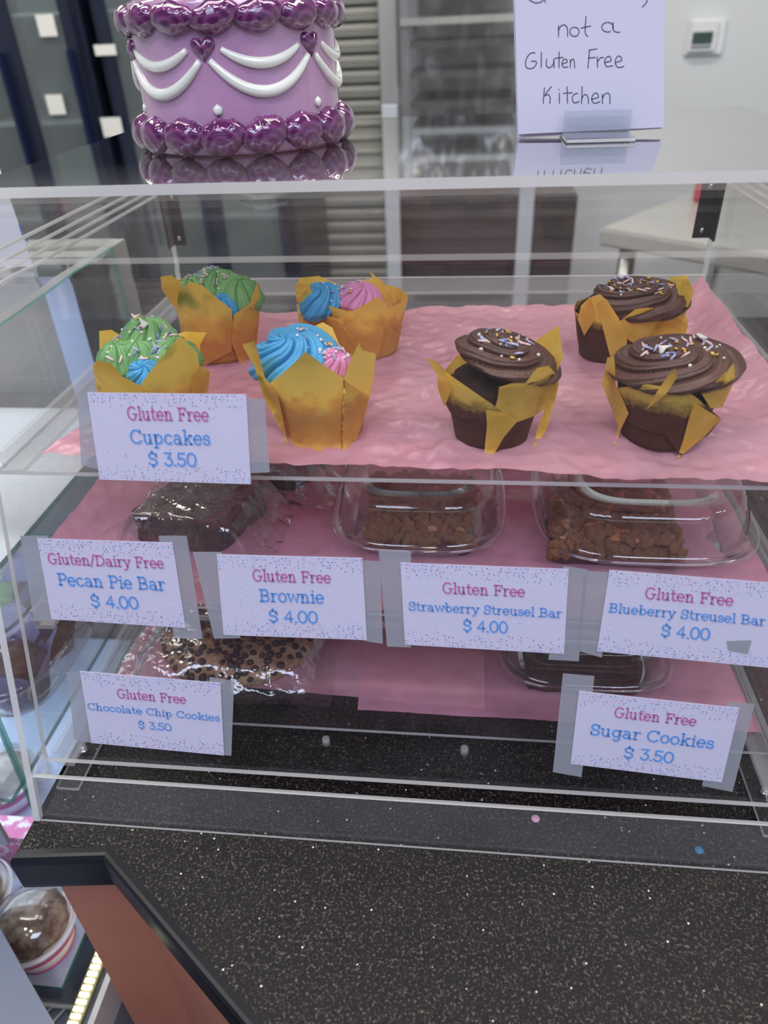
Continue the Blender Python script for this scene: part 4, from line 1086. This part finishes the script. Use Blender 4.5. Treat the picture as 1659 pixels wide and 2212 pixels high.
def clamshell(label, cx, cy, z, hx, hy, hb, hl_, rz=0, group='clear hinged containers on the trays', ribs=46, plateau=True, nm='hinged_container'):
    t = empty(nm, (cx, cy, z), label, 'container', group); t.rotation_euler.z = rz
    n = 160
    def ring(k, zz, rib=0.0):
        out = []
        for i in range(n):
            a = 2 * math.pi * i / n; ca, sa = math.cos(a), math.sin(a); ex = 3.6
            r = 1 / ((abs(ca) ** ex + abs(sa) ** ex) ** (1 / ex))
            cn = max(0, abs(math.sin(2 * a)) - .25) if ribs else 0
            m_ = k * (1 + rib * cn * math.cos(ribs * a * 2))
            rr = r * m_; out.append(Vector((hx * rr * ca, hy * rr * sa, zz)))
        return out
    def build(name, rings, cap):
        V, F = [], []
        for r_ in rings: V += r_
        for k in range(len(rings) - 1):
            for i in range(n): j = (i + 1) % n; F.append((k * n + i, k * n + j, (k + 1) * n + j, (k + 1) * n + i))
        V.append(sum(rings[cap], Vector()) / n); c_ = len(V) - 1; b_ = (len(rings) - 1) * n if cap == -1 else 0
        for i in range(n): F.append((b_ + i, b_ + (i + 1) % n, c_))
        return mesh(name, V, F, SHELL, t, True)
    build('container_base', [ring(.74, .0), ring(.78, .0006), ring(.80, .003), ring(.86, hb * .5, .010), ring(.91, hb * .93, .006), ring(.925, hb), ring(.96, hb + .0004), ring(.965, hb + .0016), ring(.995, hb + .0018), ring(1.0, hb)], 0)
    rs = [ring(1.0, hb + .0004), ring(1.002, hb + .0026), ring(.965, hb + .0030), ring(.955, hb + .0016), ring(.93, hb + .0016), ring(.915, hb + .006, .006), ring(.86, hb + hl_ * .78, .014), ring(.82, hb + hl_ * .96, .010), ring(.78, hb + hl_), ring(.60, hb + hl_)]
    if plateau: rs += [ring(.585, hb + hl_ - .003), ring(.56, hb + hl_ - .0032)]
    build('container_lid', rs, -1)
    return t


def streusel(label, cx, cy, z, sx, sy, h, seed, group='streusel bars in containers', n_=150):
    t = empty('streusel_bar', (cx, cy, z), label, 'streusel bar', group)
    rough_block('bar_base', BERRY, 0, 0, 0, sx, sy, h * .55, 0, .0015, t, seed=seed, n=14)
    R = random.Random(seed); ms = []
    for k in range(4):
        bm = bmesh.new(); bmesh.ops.create_icosphere(bm, subdivisions=3, radius=1)
        for v_ in bm.verts: v_.co *= 1 + .65 * noise.noise(v_.co * 1.3 + Vector((k * 5, 0, 0))) + .45 * noise.noise(v_.co * 3.2 + Vector((k, 0, 0)))
        ms.append(proto('crumb', bm, CRUM))
    bm = bmesh.new()
    rough_block('crumb_layer', CRUM, 0, 0, h * .5, sx * .97, sy * .96, h * .3, 0, .003, t, seed=seed + 3, n=16)
    for i in range(n_):
        g = 12; x = -sx + 2 * sx * ((i % g) + R.uniform(.1, .9)) / g; y = -sy + 2 * sy * ((i // g) + R.uniform(.1, .9)) / (n_ / g)
        o = bpy.data.objects.new('crumb', R.choice(ms)); s = R.uniform(.0030, .0062); o.scale = (s, s, s * .8)
        zc_ = h * .78 + R.uniform(-.002, .003)
        if i % 5 == 0: y = -sy - .001; zc_ = h * R.uniform(.42, .72)
        o.location = (max(-sx, min(sx, x)), max(-sy - .001, min(sy, y)), zc_); o.rotation_euler = (R.uniform(0, 6), R.uniform(0, 6), R.uniform(0, 6)); link(o, t)
    return t


clamshell('clear hinged container holding a streusel bar, middle tray centre', .267, .208, zq, .067, .074, .016, .034)
clamshell('clear hinged container holding a streusel bar, right end of middle tray', .4345, .208, zq, .080, .080, .016, .034)
streusel('crumb-topped strawberry streusel bar in the container at the middle tray centre', .270, .188, zq + .002, .039, .036, .030, 3)
streusel('wide crumb-topped blueberry streusel bar in the right container', .411, .187, zq + .002, .046, .041, .026, 9)
clamshell('clear hinged container with a dark brown bar, right side of bottom tray', .400, .170, zk, .068, .060, .014, .030)
b_ = rough_block('chocolate_bar_slice', BROWN, .397, .150, zk + .002, .043, .030, .024, 0, .0016, seed=6, n=18)
tag(b_, 'dark chocolate bake slice inside the container on the bottom tray', 'cake slice')

# ------------------------------------------------------------ neighbouring refrigerated case, left of the counter
FX = -.095
fr = empty('refrigerated_display_case', (-.55, .25, FLZ), 'refrigerated glass display case with lit shelves left of the counter', 'display fridge')
LF = Vector((-.55, .25, FLZ)); GLS = clear('fridge_glass', (.955, .965, .965), .03, .02, 1.5); FRM = mat('fridge_grey_panel', (150, 156, 170), .4); FRW = mat('fridge_white_panel', (214, 216, 214), .45)
def fp(*a): return [Vector(p_) - LF for p_ in a]
prism('side_glass', fp((FX + .006, .075, -.34), (FX + .006, .115, .265), (FX + .006, .505, .272), (FX + .006, .505, -.34)), (.005, 0, 0), [GLS, GEDG], fr)
prism('top_glass', fp((-1.1, .115, .267), (FX + .011, .115, .267), (FX + .011, .51, .274), (-1.1, .51, .274)), (0, 0, .006), [GLS, EDG], fr)
prism('front_glass', fp((-1.1, .072, -.34), (FX + .006, .072, -.34), (FX + .006, .112, .265), (-1.1, .112, .265)), (0, .004, 0), [GLS, GEDG], fr)
box_ = lambda nm, a, b, m_, bv=0: prism(nm, fp((a[0], a[1], a[2]), (b[0], a[1], a[2]), (b[0], b[1], a[2]), (a[0], b[1], a[2])), (0, 0, b[2] - a[2]), m_, fr, bv)
box_('back_frame', (-1.1, .515, -.6), (-.09, .55, .27), mat('fridge_back_grey', (150, 150, 146), .5))
box_('back_post', (-.17, .49, -.34), (-.135, .515, .26), mat('painted_led_glow_post', (176, 190, 226), .35))  # bluish LED glow put into the post's own colour
box_('dark_post', (-.132, .49, -.34), (-.100, .515, .26), DARKM)
box_('top_back_rail', (-1.1, .49, .245), (-.10, .515, .266), FRW)
prism('glass_shelf', fp((-1.08, .18, .083), (FX - .002, .18, .083), (FX - .002, .48, .083), (-1.08, .48, .083)), (0, 0, .006), [clear('pale_haze_shelf', (.86, .88, .90), .55, .12, 1.5, hazecol=(.88, .90, .93)), GEDG], fr)  # upper shelf glass given a dense pale haze
prism('glass_shelf', fp((-1.08, .080, -.108), (FX - .002, .080, -.108), (FX - .002, .48, -.108), (-1.08, .48, -.108)), (0, 0, .006), [clear('clear_shelf', (.90, .93, .94), .12, .05, 1.5, hazecol=(.75, .8, .88)), GEDG], fr)
box_('shelf_front_bar', (-1.08, .068, -.108), (FX - .012, .079, -.090), FRW)
box_('shelf_price_strip', (-1.08, .064, -.150), (FX - .012, .068, -.109), FRM)
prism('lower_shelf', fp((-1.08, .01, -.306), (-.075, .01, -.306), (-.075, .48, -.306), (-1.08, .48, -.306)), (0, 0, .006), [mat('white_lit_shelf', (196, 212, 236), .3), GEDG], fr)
box_('base_cabinet', (-1.1, -.02, -.90), (-.035, .50, -.36), FRM)
prism('front_ledge', fp((-.140, .042, -.212), (-.018, -.0555, -.212), (-.022, -.40, -.212), (-1.1, -.40, -.212), (-1.1, .042, -.212)), (0, .0, .012), [mat('grey_ledge', (100, 108, 126), .4), mat('grey_ledge_edge', (158, 162, 168), .35)], fr)
box_('front_kick_panel', (-1.1, -.40, -.90), (-.30, -.385, -.2125), FRM)
# wire grille behind the shelf
for k in range(6):
    tube('grille_wire', fp((-.155 + k * .016, -.016, -.335), (-.135 + k * .014, .006, -.335)), .0012, FRW, fr, 6)
tube('grille_frame', fp((-.16, .007, -.335), (-.062, .007, -.335)), .0022, FRW, fr, 6)
# LED strip
LEDM = mat('led_diode', (255, 244, 196), .4, em=((255, 240, 190), 5.0))
led = prism('led_strip', fp((-.058, -.02, -.31), (-.044, -.02, -.31), (-.044, .45, -.31), (-.058, .45, -.31)), (0, 0, .006), mat('led_channel', (120, 120, 96), .3), fr)
bm = bmesh.new(); bmesh.ops.create_cube(bm, size=1)
for v_ in bm.verts: v_.co = Vector((v_.co.x * .009, v_.co.y * .0035, v_.co.z * .002))
LM = proto('led', bm, LEDM)
for k in range(60):
    o = bpy.data.objects.new('led', LM); o.location = Vector((-.051, -.018 + k * .0062, -.3025)) - LF; link(o, led)
box_('pale_seal', (-.036, -.02, -.345), (-.030, .48, -.300), FRW)
area('shelf_led_light', (-.42, .30, .07), .5, .8, (.74, .86, 1.0), .3)
area('shelf_led_light', (-.30, .22, -.115), .36, .9, (.72, .84, 1.0), .2)
l_ = area('top_led_light', (-.45, .40, .255), .6, 1.0, (.86, .92, 1.0), .08)

# fridge contents
def muffin(label, px, py, z, s, paper, cakem, seed):
    q = hit(px, py, 2, z); t = empty('wrapped_muffin', q, label, 'muffin', 'muffins in the refrigerated case')
    n = 60
    lathe('muffin_cake', [(.020 * s, .002), (.027 * s, .030 * s), (.030 * s, .040 * s), (.026 * s, .050 * s), (.016 * s, .056 * s), (.001, .058 * s)], (0, 0, 0), cakem, t, n=n, mod=lambda a, z_: 1 + .06 * noise.noise(Vector((math.cos(a) * 2, math.sin(a) * 2, z_ * 90 + seed))))
    V, F = [], []
    for k in range(9):
        z_ = k / 8
        for i in range(n):
            a = 2 * math.pi * i / n; pk = abs(math.sin(a * 2 + seed)) ** 1.5
            zz = z_ * (.040 + .036 * pk) * s; r = (.024 + .011 * z_ + .016 * z_ * z_ * pk) * s
            V.append(Vector((r * math.cos(a), r * math.sin(a), zz + .0006)))
    for k in range(8):
        for i in range(n): j = (i + 1) % n; F.append((k * n + i, k * n + j, (k + 1) * n + j, (k + 1) * n + i))
    mesh('muffin_paper', V, F, paper, t, True)
    return t


LAVP = mat('lavender_baking_paper', (176, 172, 226), .5, var=((122, 96, 140), 40, .55, .7), trans=.2)
sz = -.1010
muffin('muffin in lavender paper with brown cake, front one in the plastic container', 55, 1500, sz + .003, 1.05, LAVP, CHOCF, 1)
muffin('muffin in lavender paper, rear one in the plastic container', 25, 1360, sz + .003, 1.0, LAVP, mat('green_muffin', (110, 140, 84), .6), 2)
m3 = muffin('brown muffin partly behind the lavender-wrapped ones', 118, 1400, sz + .003, .9, mat('brown_baking_paper', (104, 62, 66), .6, bump=(100, .5)), CHOCF, 3)
q = hit(75, 1430, 2, sz)
clamshell('clear plastic tub around the lavender-wrapped muffins in the fridge', q.x - .01, q.y + .005, sz + .0003, .072, .105, .045, .05, 0, group='clear plastic tubs in the fridge', nm='plastic_tub')


def icecup(label, px, py, z, s, content, group='lidded paper cups in the refrigerated case', seed=0):
    q = hit(px, py, 2, z); t = empty('paper_cup', q, label, 'paper cup', group)
    WH = mat('cup_white', (232, 232, 242), .4); PK = mat('cup_pink', (204, 96, 158), .45)
    rim = .040 * s; b = .029 * s; h = .040 * s
    rr = lambda z_: b + (rim - b) * z_ / h
    lathe('cup_wall', [(b * .9, .0005), (b, .001), (rr(h * .98), h * .98)], (0, 0, 0), WH, t, n=56)
    for z0, z1 in ((.04, .18), (.62, .68), (.70, .86), (.88, .94)):
        lathe('pink_band', [(rr(h * z0) + .0004, h * z0), (rr(h * z1) + .0004, h * z1)], (0, 0, 0), PK, t, n=56)
    lathe('cup_rim', [(rim - .002, h - .002), (rim + .0015, h - .001), (rim + .0022, h + .001), (rim + .0012, h + .0028), (rim - .001, h + .003)], (0, 0, 0), WH, t, n=56)
    bm = bmesh.new(); bmesh.ops.create_icosphere(bm, subdivisions=4, radius=1)
    for v_ in bm.verts:
        d = v_.co.normalized(); k = 1 + .12 * noise.noise(d * 4 + Vector((seed, 0, 0))); v_.co = Vector((d.x * rim * .9 * k, d.y * rim * .9 * k, h * .95 + d.z * .018 * s * k))
    frombm('dessert', bm, content, t, smooth=True)
    lathe('dome_lid', [(rim + .0008, h + .0031), (rim - .001, h + .010), (rim * .9, h + .018 * s), (rim * .66, h + .027 * s), (rim * .35, h + .031 * s), (.0005, h + .032 * s)], (0, 0, 0), SHELL, t, n=56)
    # scrawled flavour on the white band: two short pen strokes
    return t


DESS = mat('crumbled_dessert', (150, 128, 108), .7, var=((84, 58, 48), 45, .42, .58), bump=(120, .8))
icecup('pink-banded paper cup with crumbled dessert under a dome lid, below the counter corner', 98, 2040, -.2995, .98, DESS, seed=1)
icecup('pink-banded lidded paper cup cut by the left edge, on the lower fridge shelf', -40, 1985, -.2995, 1.05, DESS, seed=2)
icecup('pink-banded lidded paper cup farther back on the lower fridge shelf', 25, 1722, -.2995, 1.0, DESS, seed=3)
pb = box('pink_patterned_box', (-.30, .125, -.2995), (-.150, .150, -.245), mat('pink_white_pattern', (214, 112, 160), .5, var=((236, 224, 236), 28, .47, .5)))
tag(pb, 'pink and white patterned box behind the dome-lidded cup on the lower fridge shelf', 'box')
# white sheet with blue marks leaning at the case's left
ps = [hit(-160, 300, 0, -.30), hit(-30, 300, 0, -.16)]
pst = empty('paper_notice', (-.165, .31, .2785), 'white paper notice with blue marks standing on the fridge top at far left', 'paper notice')
lp = Vector((-.165, .31, .2785))
A_ = hit(18, 385, 1, .40); B_ = hit(62, 548, 1, .40)
prism('notice_sheet', [p_ - lp for p_ in (Vector((-.30, .40, .281)), Vector((B_.x, .40, .281)), Vector((A_.x - .01, .405, .40)), Vector((-.30, .405, .40)))], (0, .0008, 0), mat('notice_paper', (226, 226, 234), .6), pst)
BLM = mat('blue_marker', (46, 92, 180), .5)
for (a, b) in (((40, 486), (48, 510)), ((53, 514), (57, 522))):
    p0, p1 = hit(*a, 1, .3985), hit(*b, 1, .3985); d_ = Vector((.002, 0, 0)); prism('blue_mark', [p0 - lp, p0 + d_ - lp, p1 + d_ - lp, p1 - lp], (0, .0008, 0), BLM, pst)

# ------------------------------------------------------------ kitchen behind
def yh(px, py, Y): return hit(px, py, 1, Y)
# thermostat
a = yh(1488, 42, BY); b = yh(1556, 118, BY)
th = empty('thermostat', (0, BY, 0), 'small white thermostat on the grey back wall', 'thermostat')
def tp(nm, x0, z0, x1, z1, y0, y1, m_, bv=0):
    o = box(nm, (x0, y0 - BY, z0), (x1, y1 - BY, z1), m_, th, bv); return o
tp('back_plate', a.x, b.z, b.x, a.z, BY - .014, BY - .0005, mat('thermostat_white', (236, 238, 240), .4), .004)
tp('cover', a.x + .006, b.z + .012, b.x - .030, a.z - .004, BY - .030, BY - .0145, mat('thermostat_white', (236, 238, 240), .4), .003)
tp('screen', a.x + .014, b.z + .034, b.x - .044, a.z - .036, BY - .0325, BY - .0305, mat('lcd_screen', (70, 90, 84), .2))
tp('button_row', a.x + .014, b.z + .022, b.x - .044, b.z + .029, BY - .0322, BY - .0305, mat('button_grey', (120, 124, 130), .4))
# white door frame / post
post = yh(845, 200, 2.68)
struct(box('trim_2', (post.x - .030, 2.62, FLZ), (post.x + .028, BY - .001, CEI), mat('white_trim', (214, 216, 216), .4)))
# roll-up shutter
sh = empty('roller_shutter', (-.13, 2.72, FLZ), 'pale grey slatted roller shutter behind the ceramic cake jar', 'shutter')
x0s, x1s = yh(640, 480, 2.70).x, post.x - .04
SHM = mat('shutter_grey', (188, 188, 180), .45)
z = -.55; k = 0
while z < 1.2:
    prism('shutter_slat', [Vector(p_) - Vector((-.13, 2.72, FLZ)) for p_ in ((x0s, 2.72, z), (x0s, 2.695, z + .004), (x0s, 2.690, z + .026), (x0s, 2.705, z + .040), (x0s, 2.72, z + .042))], (x1s - x0s, 0, 0), SHM, sh); z += .046
post2 = yh(622, 480, 2.6)
o = tube('steel_pole', [(0, 0, 0), (0, 0, CEI - FLZ - .001)], .022, STEEL, n=24); o.location = (post2.x, 2.6, FLZ + .0005)
tag(o, 'round steel pole between the glass fridges and the shutter', 'pole')
# bun pan rack with clear cover
rk = empty('bakery_rack', (.25, 2.4, FLZ), 'tall steel bakery rack with sheet pans and a clear plastic cover', 'rack')
LR = Vector((.25, 2.4, FLZ)); rx0 = yh(866, 100, 2.25).x; rx1 = .47; ry0, ry1 = 2.25, 2.68
ALU = mat('aluminium', (176, 178, 178), .35, metal=.8); PAN = mat('sheet_pan_dark', (92, 92, 88), .5, metal=.5)
for x in (rx0, rx1 - .025):
    for y in (ry0, ry1 - .025):
        o = box('rack_post', (x, y, FLZ + .08), (x + .025, y + .025, 1.05), ALU); o.parent = rk; o.location = -LR
zr = -.78; zt_ = yh(900, 44, 2.25).z
while zr < .98:
    if abs(zr - zt_) < .03: zr += .06; continue
    o = box('sheet_pan', (rx0 + .027, ry0 + .012, zr), (rx1 - .027, ry1 - .03, zr + .018), PAN if zr < zt_ else ALU); o.parent = rk; o.location = -LR; zr += .078
o = box('sheet_pan', (rx0 + .0, ry0 - .012, zt_ - .012), (rx1, ry1 - .03, zt_ + .006), mat('bright_pan', (214, 214, 206), .35, metal=.5)); o.parent = rk; o.location = -LR
o = box('bottom_frame', (rx0, ry0 + .026, FLZ + .085), (rx1, ry1 - .026, FLZ + .11), ALU); o.parent = rk; o.location = -LR
for x in (rx0 + .012, rx1 - .012):
    for y in (ry0 + .012, ry1 - .012):
        o = lathe('caster', [(.012, .001), (.03, .01), (.03, .06), (.012, .079)], (0, 0, 0), DARKM, rk, n=16); o.location = Vector((x, y, FLZ)) - LR
V, F = [], []; nx_, nz_ = 40, 120
for j in range(nz_ + 1):
    for i in range(nx_ + 1):
        x = rx0 - .02 + (rx1 - rx0 + .04) * i / nx_; z = -.55 + 1.65 * j / nz_
        y = ry0 - .03 + .02 * noise.noise(Vector((x * 14, z * 4, 1))) + .008 * noise.noise(Vector((x * 40, z * 14, 5)))
        V.append(Vector((x, y, z)) - LR)
for j in range(nz_):
    for i in range(nx_): a_ = j * (nx_ + 1) + i; F.append((a_, a_ + 1, a_ + nx_ + 2, a_ + nx_ + 1))
mesh('plastic_cover', V, F, clear('rack_cover_plastic', (.93, .93, .93), .06, .12, 1.5, boost=2.0, bump=(20, .5)), rk, True)
# dark equipment body beside/below (undercounter unit)
uc = empty('undercounter_unit', (.2, 1.6, FLZ), 'dark low kitchen unit behind the display case', 'kitchen unit')
LU = Vector((.2, 1.6, FLZ)); DK = mat('dark_unit', (58, 52, 52), .4, var=((42, 38, 40), 5)); DK2 = mat('dark_unit_front', (70, 62, 60), .3, var=((48, 42, 42), 4))
zz = yh(900, 395, 1.5).z
def ub(nm, a, b, m_, bv=0):
    o = box(nm, a, b, m_, None, bv); o.parent = uc; o.location = -LU; return o
ub('unit_body', (.075, 1.9, FLZ + .06), (.60, 2.2, .045), DK)
for k in range(3): ub('unit_drawer', (.08 + k * .173, 1.885, FLZ + .1), (.25 + k * .173, 1.899, -.14), DK2, .003)
for k in range(3): ub('unit_vent', (.09, 1.893, -.115 + k * .05), (.59, 1.899, -.085 + k * .05), DK2, .003)
bench = empty('low_bench', (-.33, 1.7, FLZ), 'low dark slatted bench behind the left half of the display case', 'bench')
for k in range(5):
    o = box('bench_slat', (-.72, 1.55 + k * .07, -.20), (-.01, 1.60 + k * .07, -.175), DK2, bench, .003); o.location = -Vector((-.33, 1.7, FLZ))
for x in (-.70, -.06):
    o = box('bench_leg', (x, 1.56, FLZ + .001), (x + .04, 1.87, -.2005), DK, bench); o.location = -Vector((-.33, 1.7, FLZ))
for k in range(2):
    xx = yh(1130 if k else 850, 560, 1.85).x
    ub('upright', (xx - .020, 1.86, FLZ + .001), (xx + .020, 1.884, .28), mat('pale_upright', (190, 196, 204), .4))
# steel prep table
A0, A1, A2 = hit(1295, 492, 2, -.01), hit(1680, 556, 2, -.01), hit(1515, 405, 2, -.01)
tb = empty('prep_table', (1.0, 1.9, FLZ), 'stainless steel prep table behind the right end of the case', 'table')
LT = Vector((1.0, 1.9, FLZ)); dirf = (A1 - A0).normalized(); dirb = (A2 - A0).normalized()
Tq = [A0, A0 + dirf * 1.2, A0 + dirf * 1.2 + dirb * .75, A0 + dirb * .75]
STT = mat('table_steel', (196, 196, 190), .32, metal=.35, bump=(8, .05))
prism('table_top', [p_ - LT for p_ in Tq], (0, 0, -.045), STT, tb, bevel=.006)
for p_ in Tq:
    cx_ = (Tq[0] + Tq[2]) / 2; q = p_ + (cx_ - p_).normalized() * .08
    tube('table_leg', [Vector((q.x, q.y, FLZ + .001)) - LT, Vector((q.x, q.y, -.056)) - LT], .022, STEEL, tb, 20)
prism('lower_shelf', [p_ + (cx_ - p_) * .1 + Vector((0, 0, -.55)) - LT for p_ in Tq], (0, 0, -.02), STT, tb)
rc = yh(1520, 420, 2.2)
o = lathe('red_canister', [(.026, 0), (.028, .004), (.028, .075), (.018, .085), (.017, .1), (.0005, .1)], (0, 0, 0), mat('red_plastic', (196, 40, 60), .4), n=28)
q = hit(1518, 434, 2, -.009); o.location = (q.x, q.y, -.009); tag(o, 'small red canister on the steel prep table', 'canister')

# glass-door drinks fridges on the left
def unit(label, px0, px1, Y, posts, n, yaw):
    p0 = yh(px0, 150, Y); p1 = yh(px1, 150, Y)
    t = empty('glass_door_fridge', (p0.x, Y, FLZ), label, 'drinks fridge', 'glass door fridges'); t.rotation_euler.z = yaw
    W_ = p1.x - p0.x; ht = 2.1
    FB = mat('fridge_black_frame', (34, 40, 58), .3); IN = mat('fridge_interior', (176, 192, 186), .6)
    def bb(nm, a, b, m_, bv=0): return box(nm, a, b, m_, t, bv)
    bb('cabinet_back', (0, .50, .0005), (W_, .52, ht), IN); bb('cabinet_side', (-.02, .022, .0005), (-.0005, .52, ht), FB); bb('cabinet_side', (W_ + .0005, .022, .0005), (W_ + .02, .52, ht), FB)
    bb('cabinet_base', (0, .022, .0005), (W_, .499, .12), FB); bb('cabinet_top', (0, .022, ht - .14), (W_, .499, ht), FB)
    for k in range(n):
        a, b = W_ * k / n, W_ * (k + 1) / n
        d = bb('door_frame', (a, 0, .12), (a + .03, .02, ht - .141), FB)
        bb('door_frame', (b - .03, 0, .12), (b, .02, ht - .141), FB); bb('door_frame', (a + .0305, 0, .12), (b - .0305, .02, .15), FB); bb('door_frame', (a + .0305, 0, ht - .17), (b - .0305, .02, ht - .141), FB)
        g = bb('door_glass', (a + .031, .006, .151), (b - .031, .012, ht - .171), clear('cool_door_glass', (.86, .90, .90), .16, .03, 1.5, hazecol=(.5, .55, .55)))  # grey haze in the glass stands in for the reflected room
        bb('door_handle', (b - .024, -.03, .75), (b - .010, -.001, 1.35), mat('navy_handle', (24, 34, 66), .35), .004)
    for k in range(6): bb('wire_shelf', (.01, .06, .35 + k * .27), (W_ - .01, .48, .358 + k * .27), mat('shelf_white', (196, 200, 198), .5))
    for k in range(n):
        l = area('added_fridge_fill', (p0.x + W_ * (k + .5) / n, Y + .06, FLZ + 1.75), .3, 3.5, (.86, .95, 1.0), .05, rot=(.55, 0, 0))  # unseen lamp added to brighten the fridge interior
    return t, W_


u1, w1 = unit('tall glass-door fridge at the far left, with navy handles', -120, 178, 2.0, 2, 2, .0)
u2, w2 = unit('tall glass-door drinks fridge left of the steel pole, with green bottles', 232, 590, 2.0, 2, 2, .0)
STK = mat('white_sticker', (236, 236, 228), .6)
for u, (sx_, sz_, w_, h_) in ((u1, None) for _ in ()): pass
for (px, py, Y, w_, h_, par, lbl) in ((100, 55, 1.995, .05, .05, u1, 0), (120, 226, 1.995, .05, .05, u1, 0), (197 + 30, 108, 1.995, .06, .025, u2, 0), (242, 275, 1.995, .06, .05, u2, 0), (300, 320, 1.995, .04, .05, u2, 0)):
    q = yh(px, py, Y - .008) - Vector(par.location)
    box('sticker', (q.x - w_ / 2, q.y, q.z - h_ / 2), (q.x + w_ / 2, q.y + .002, q.z + h_ / 2), STK, par)
# green bottles
BG = mat('green_bottle', (46, 128, 70), .25); BL_ = mat('lime_bottle', (130, 150, 60), .25)
for k, (px, m_, lb) in enumerate(((510, BL_, 'lime drink bottle on the fridge shelf, leftmost of three'), (549, mat('olive_bottle', (112, 128, 64), .25), 'olive green drink bottle between the lime and bright green ones'), (588, BG, 'bright green drink bottle on the fridge shelf, nearest the pole'))):
    qz = FLZ + .358 + .27 * 1 + .0005; q = yh(px, 520, 2.16)
    qz = FLZ + .358 + .27 * round((q.z - FLZ - .358) / .27) + .0005
    o = lathe('drink_bottle', [(.026, 0), (.03, .006), (.031, .05), (.028, .09), (.031, .13), (.028, .16), (.012, .195), (.011, .215), (.0125, .216), (.0125, .232), (.0005, .233)], (0, 0, 0), m_, n=28)
    q = hit(px, 470, 1, 2.22); o.location = (q.x, 2.22, qz); o.scale = (.85, .85, .85)
    tag(o, lb, 'bottle', 'bottles in the drinks fridge')
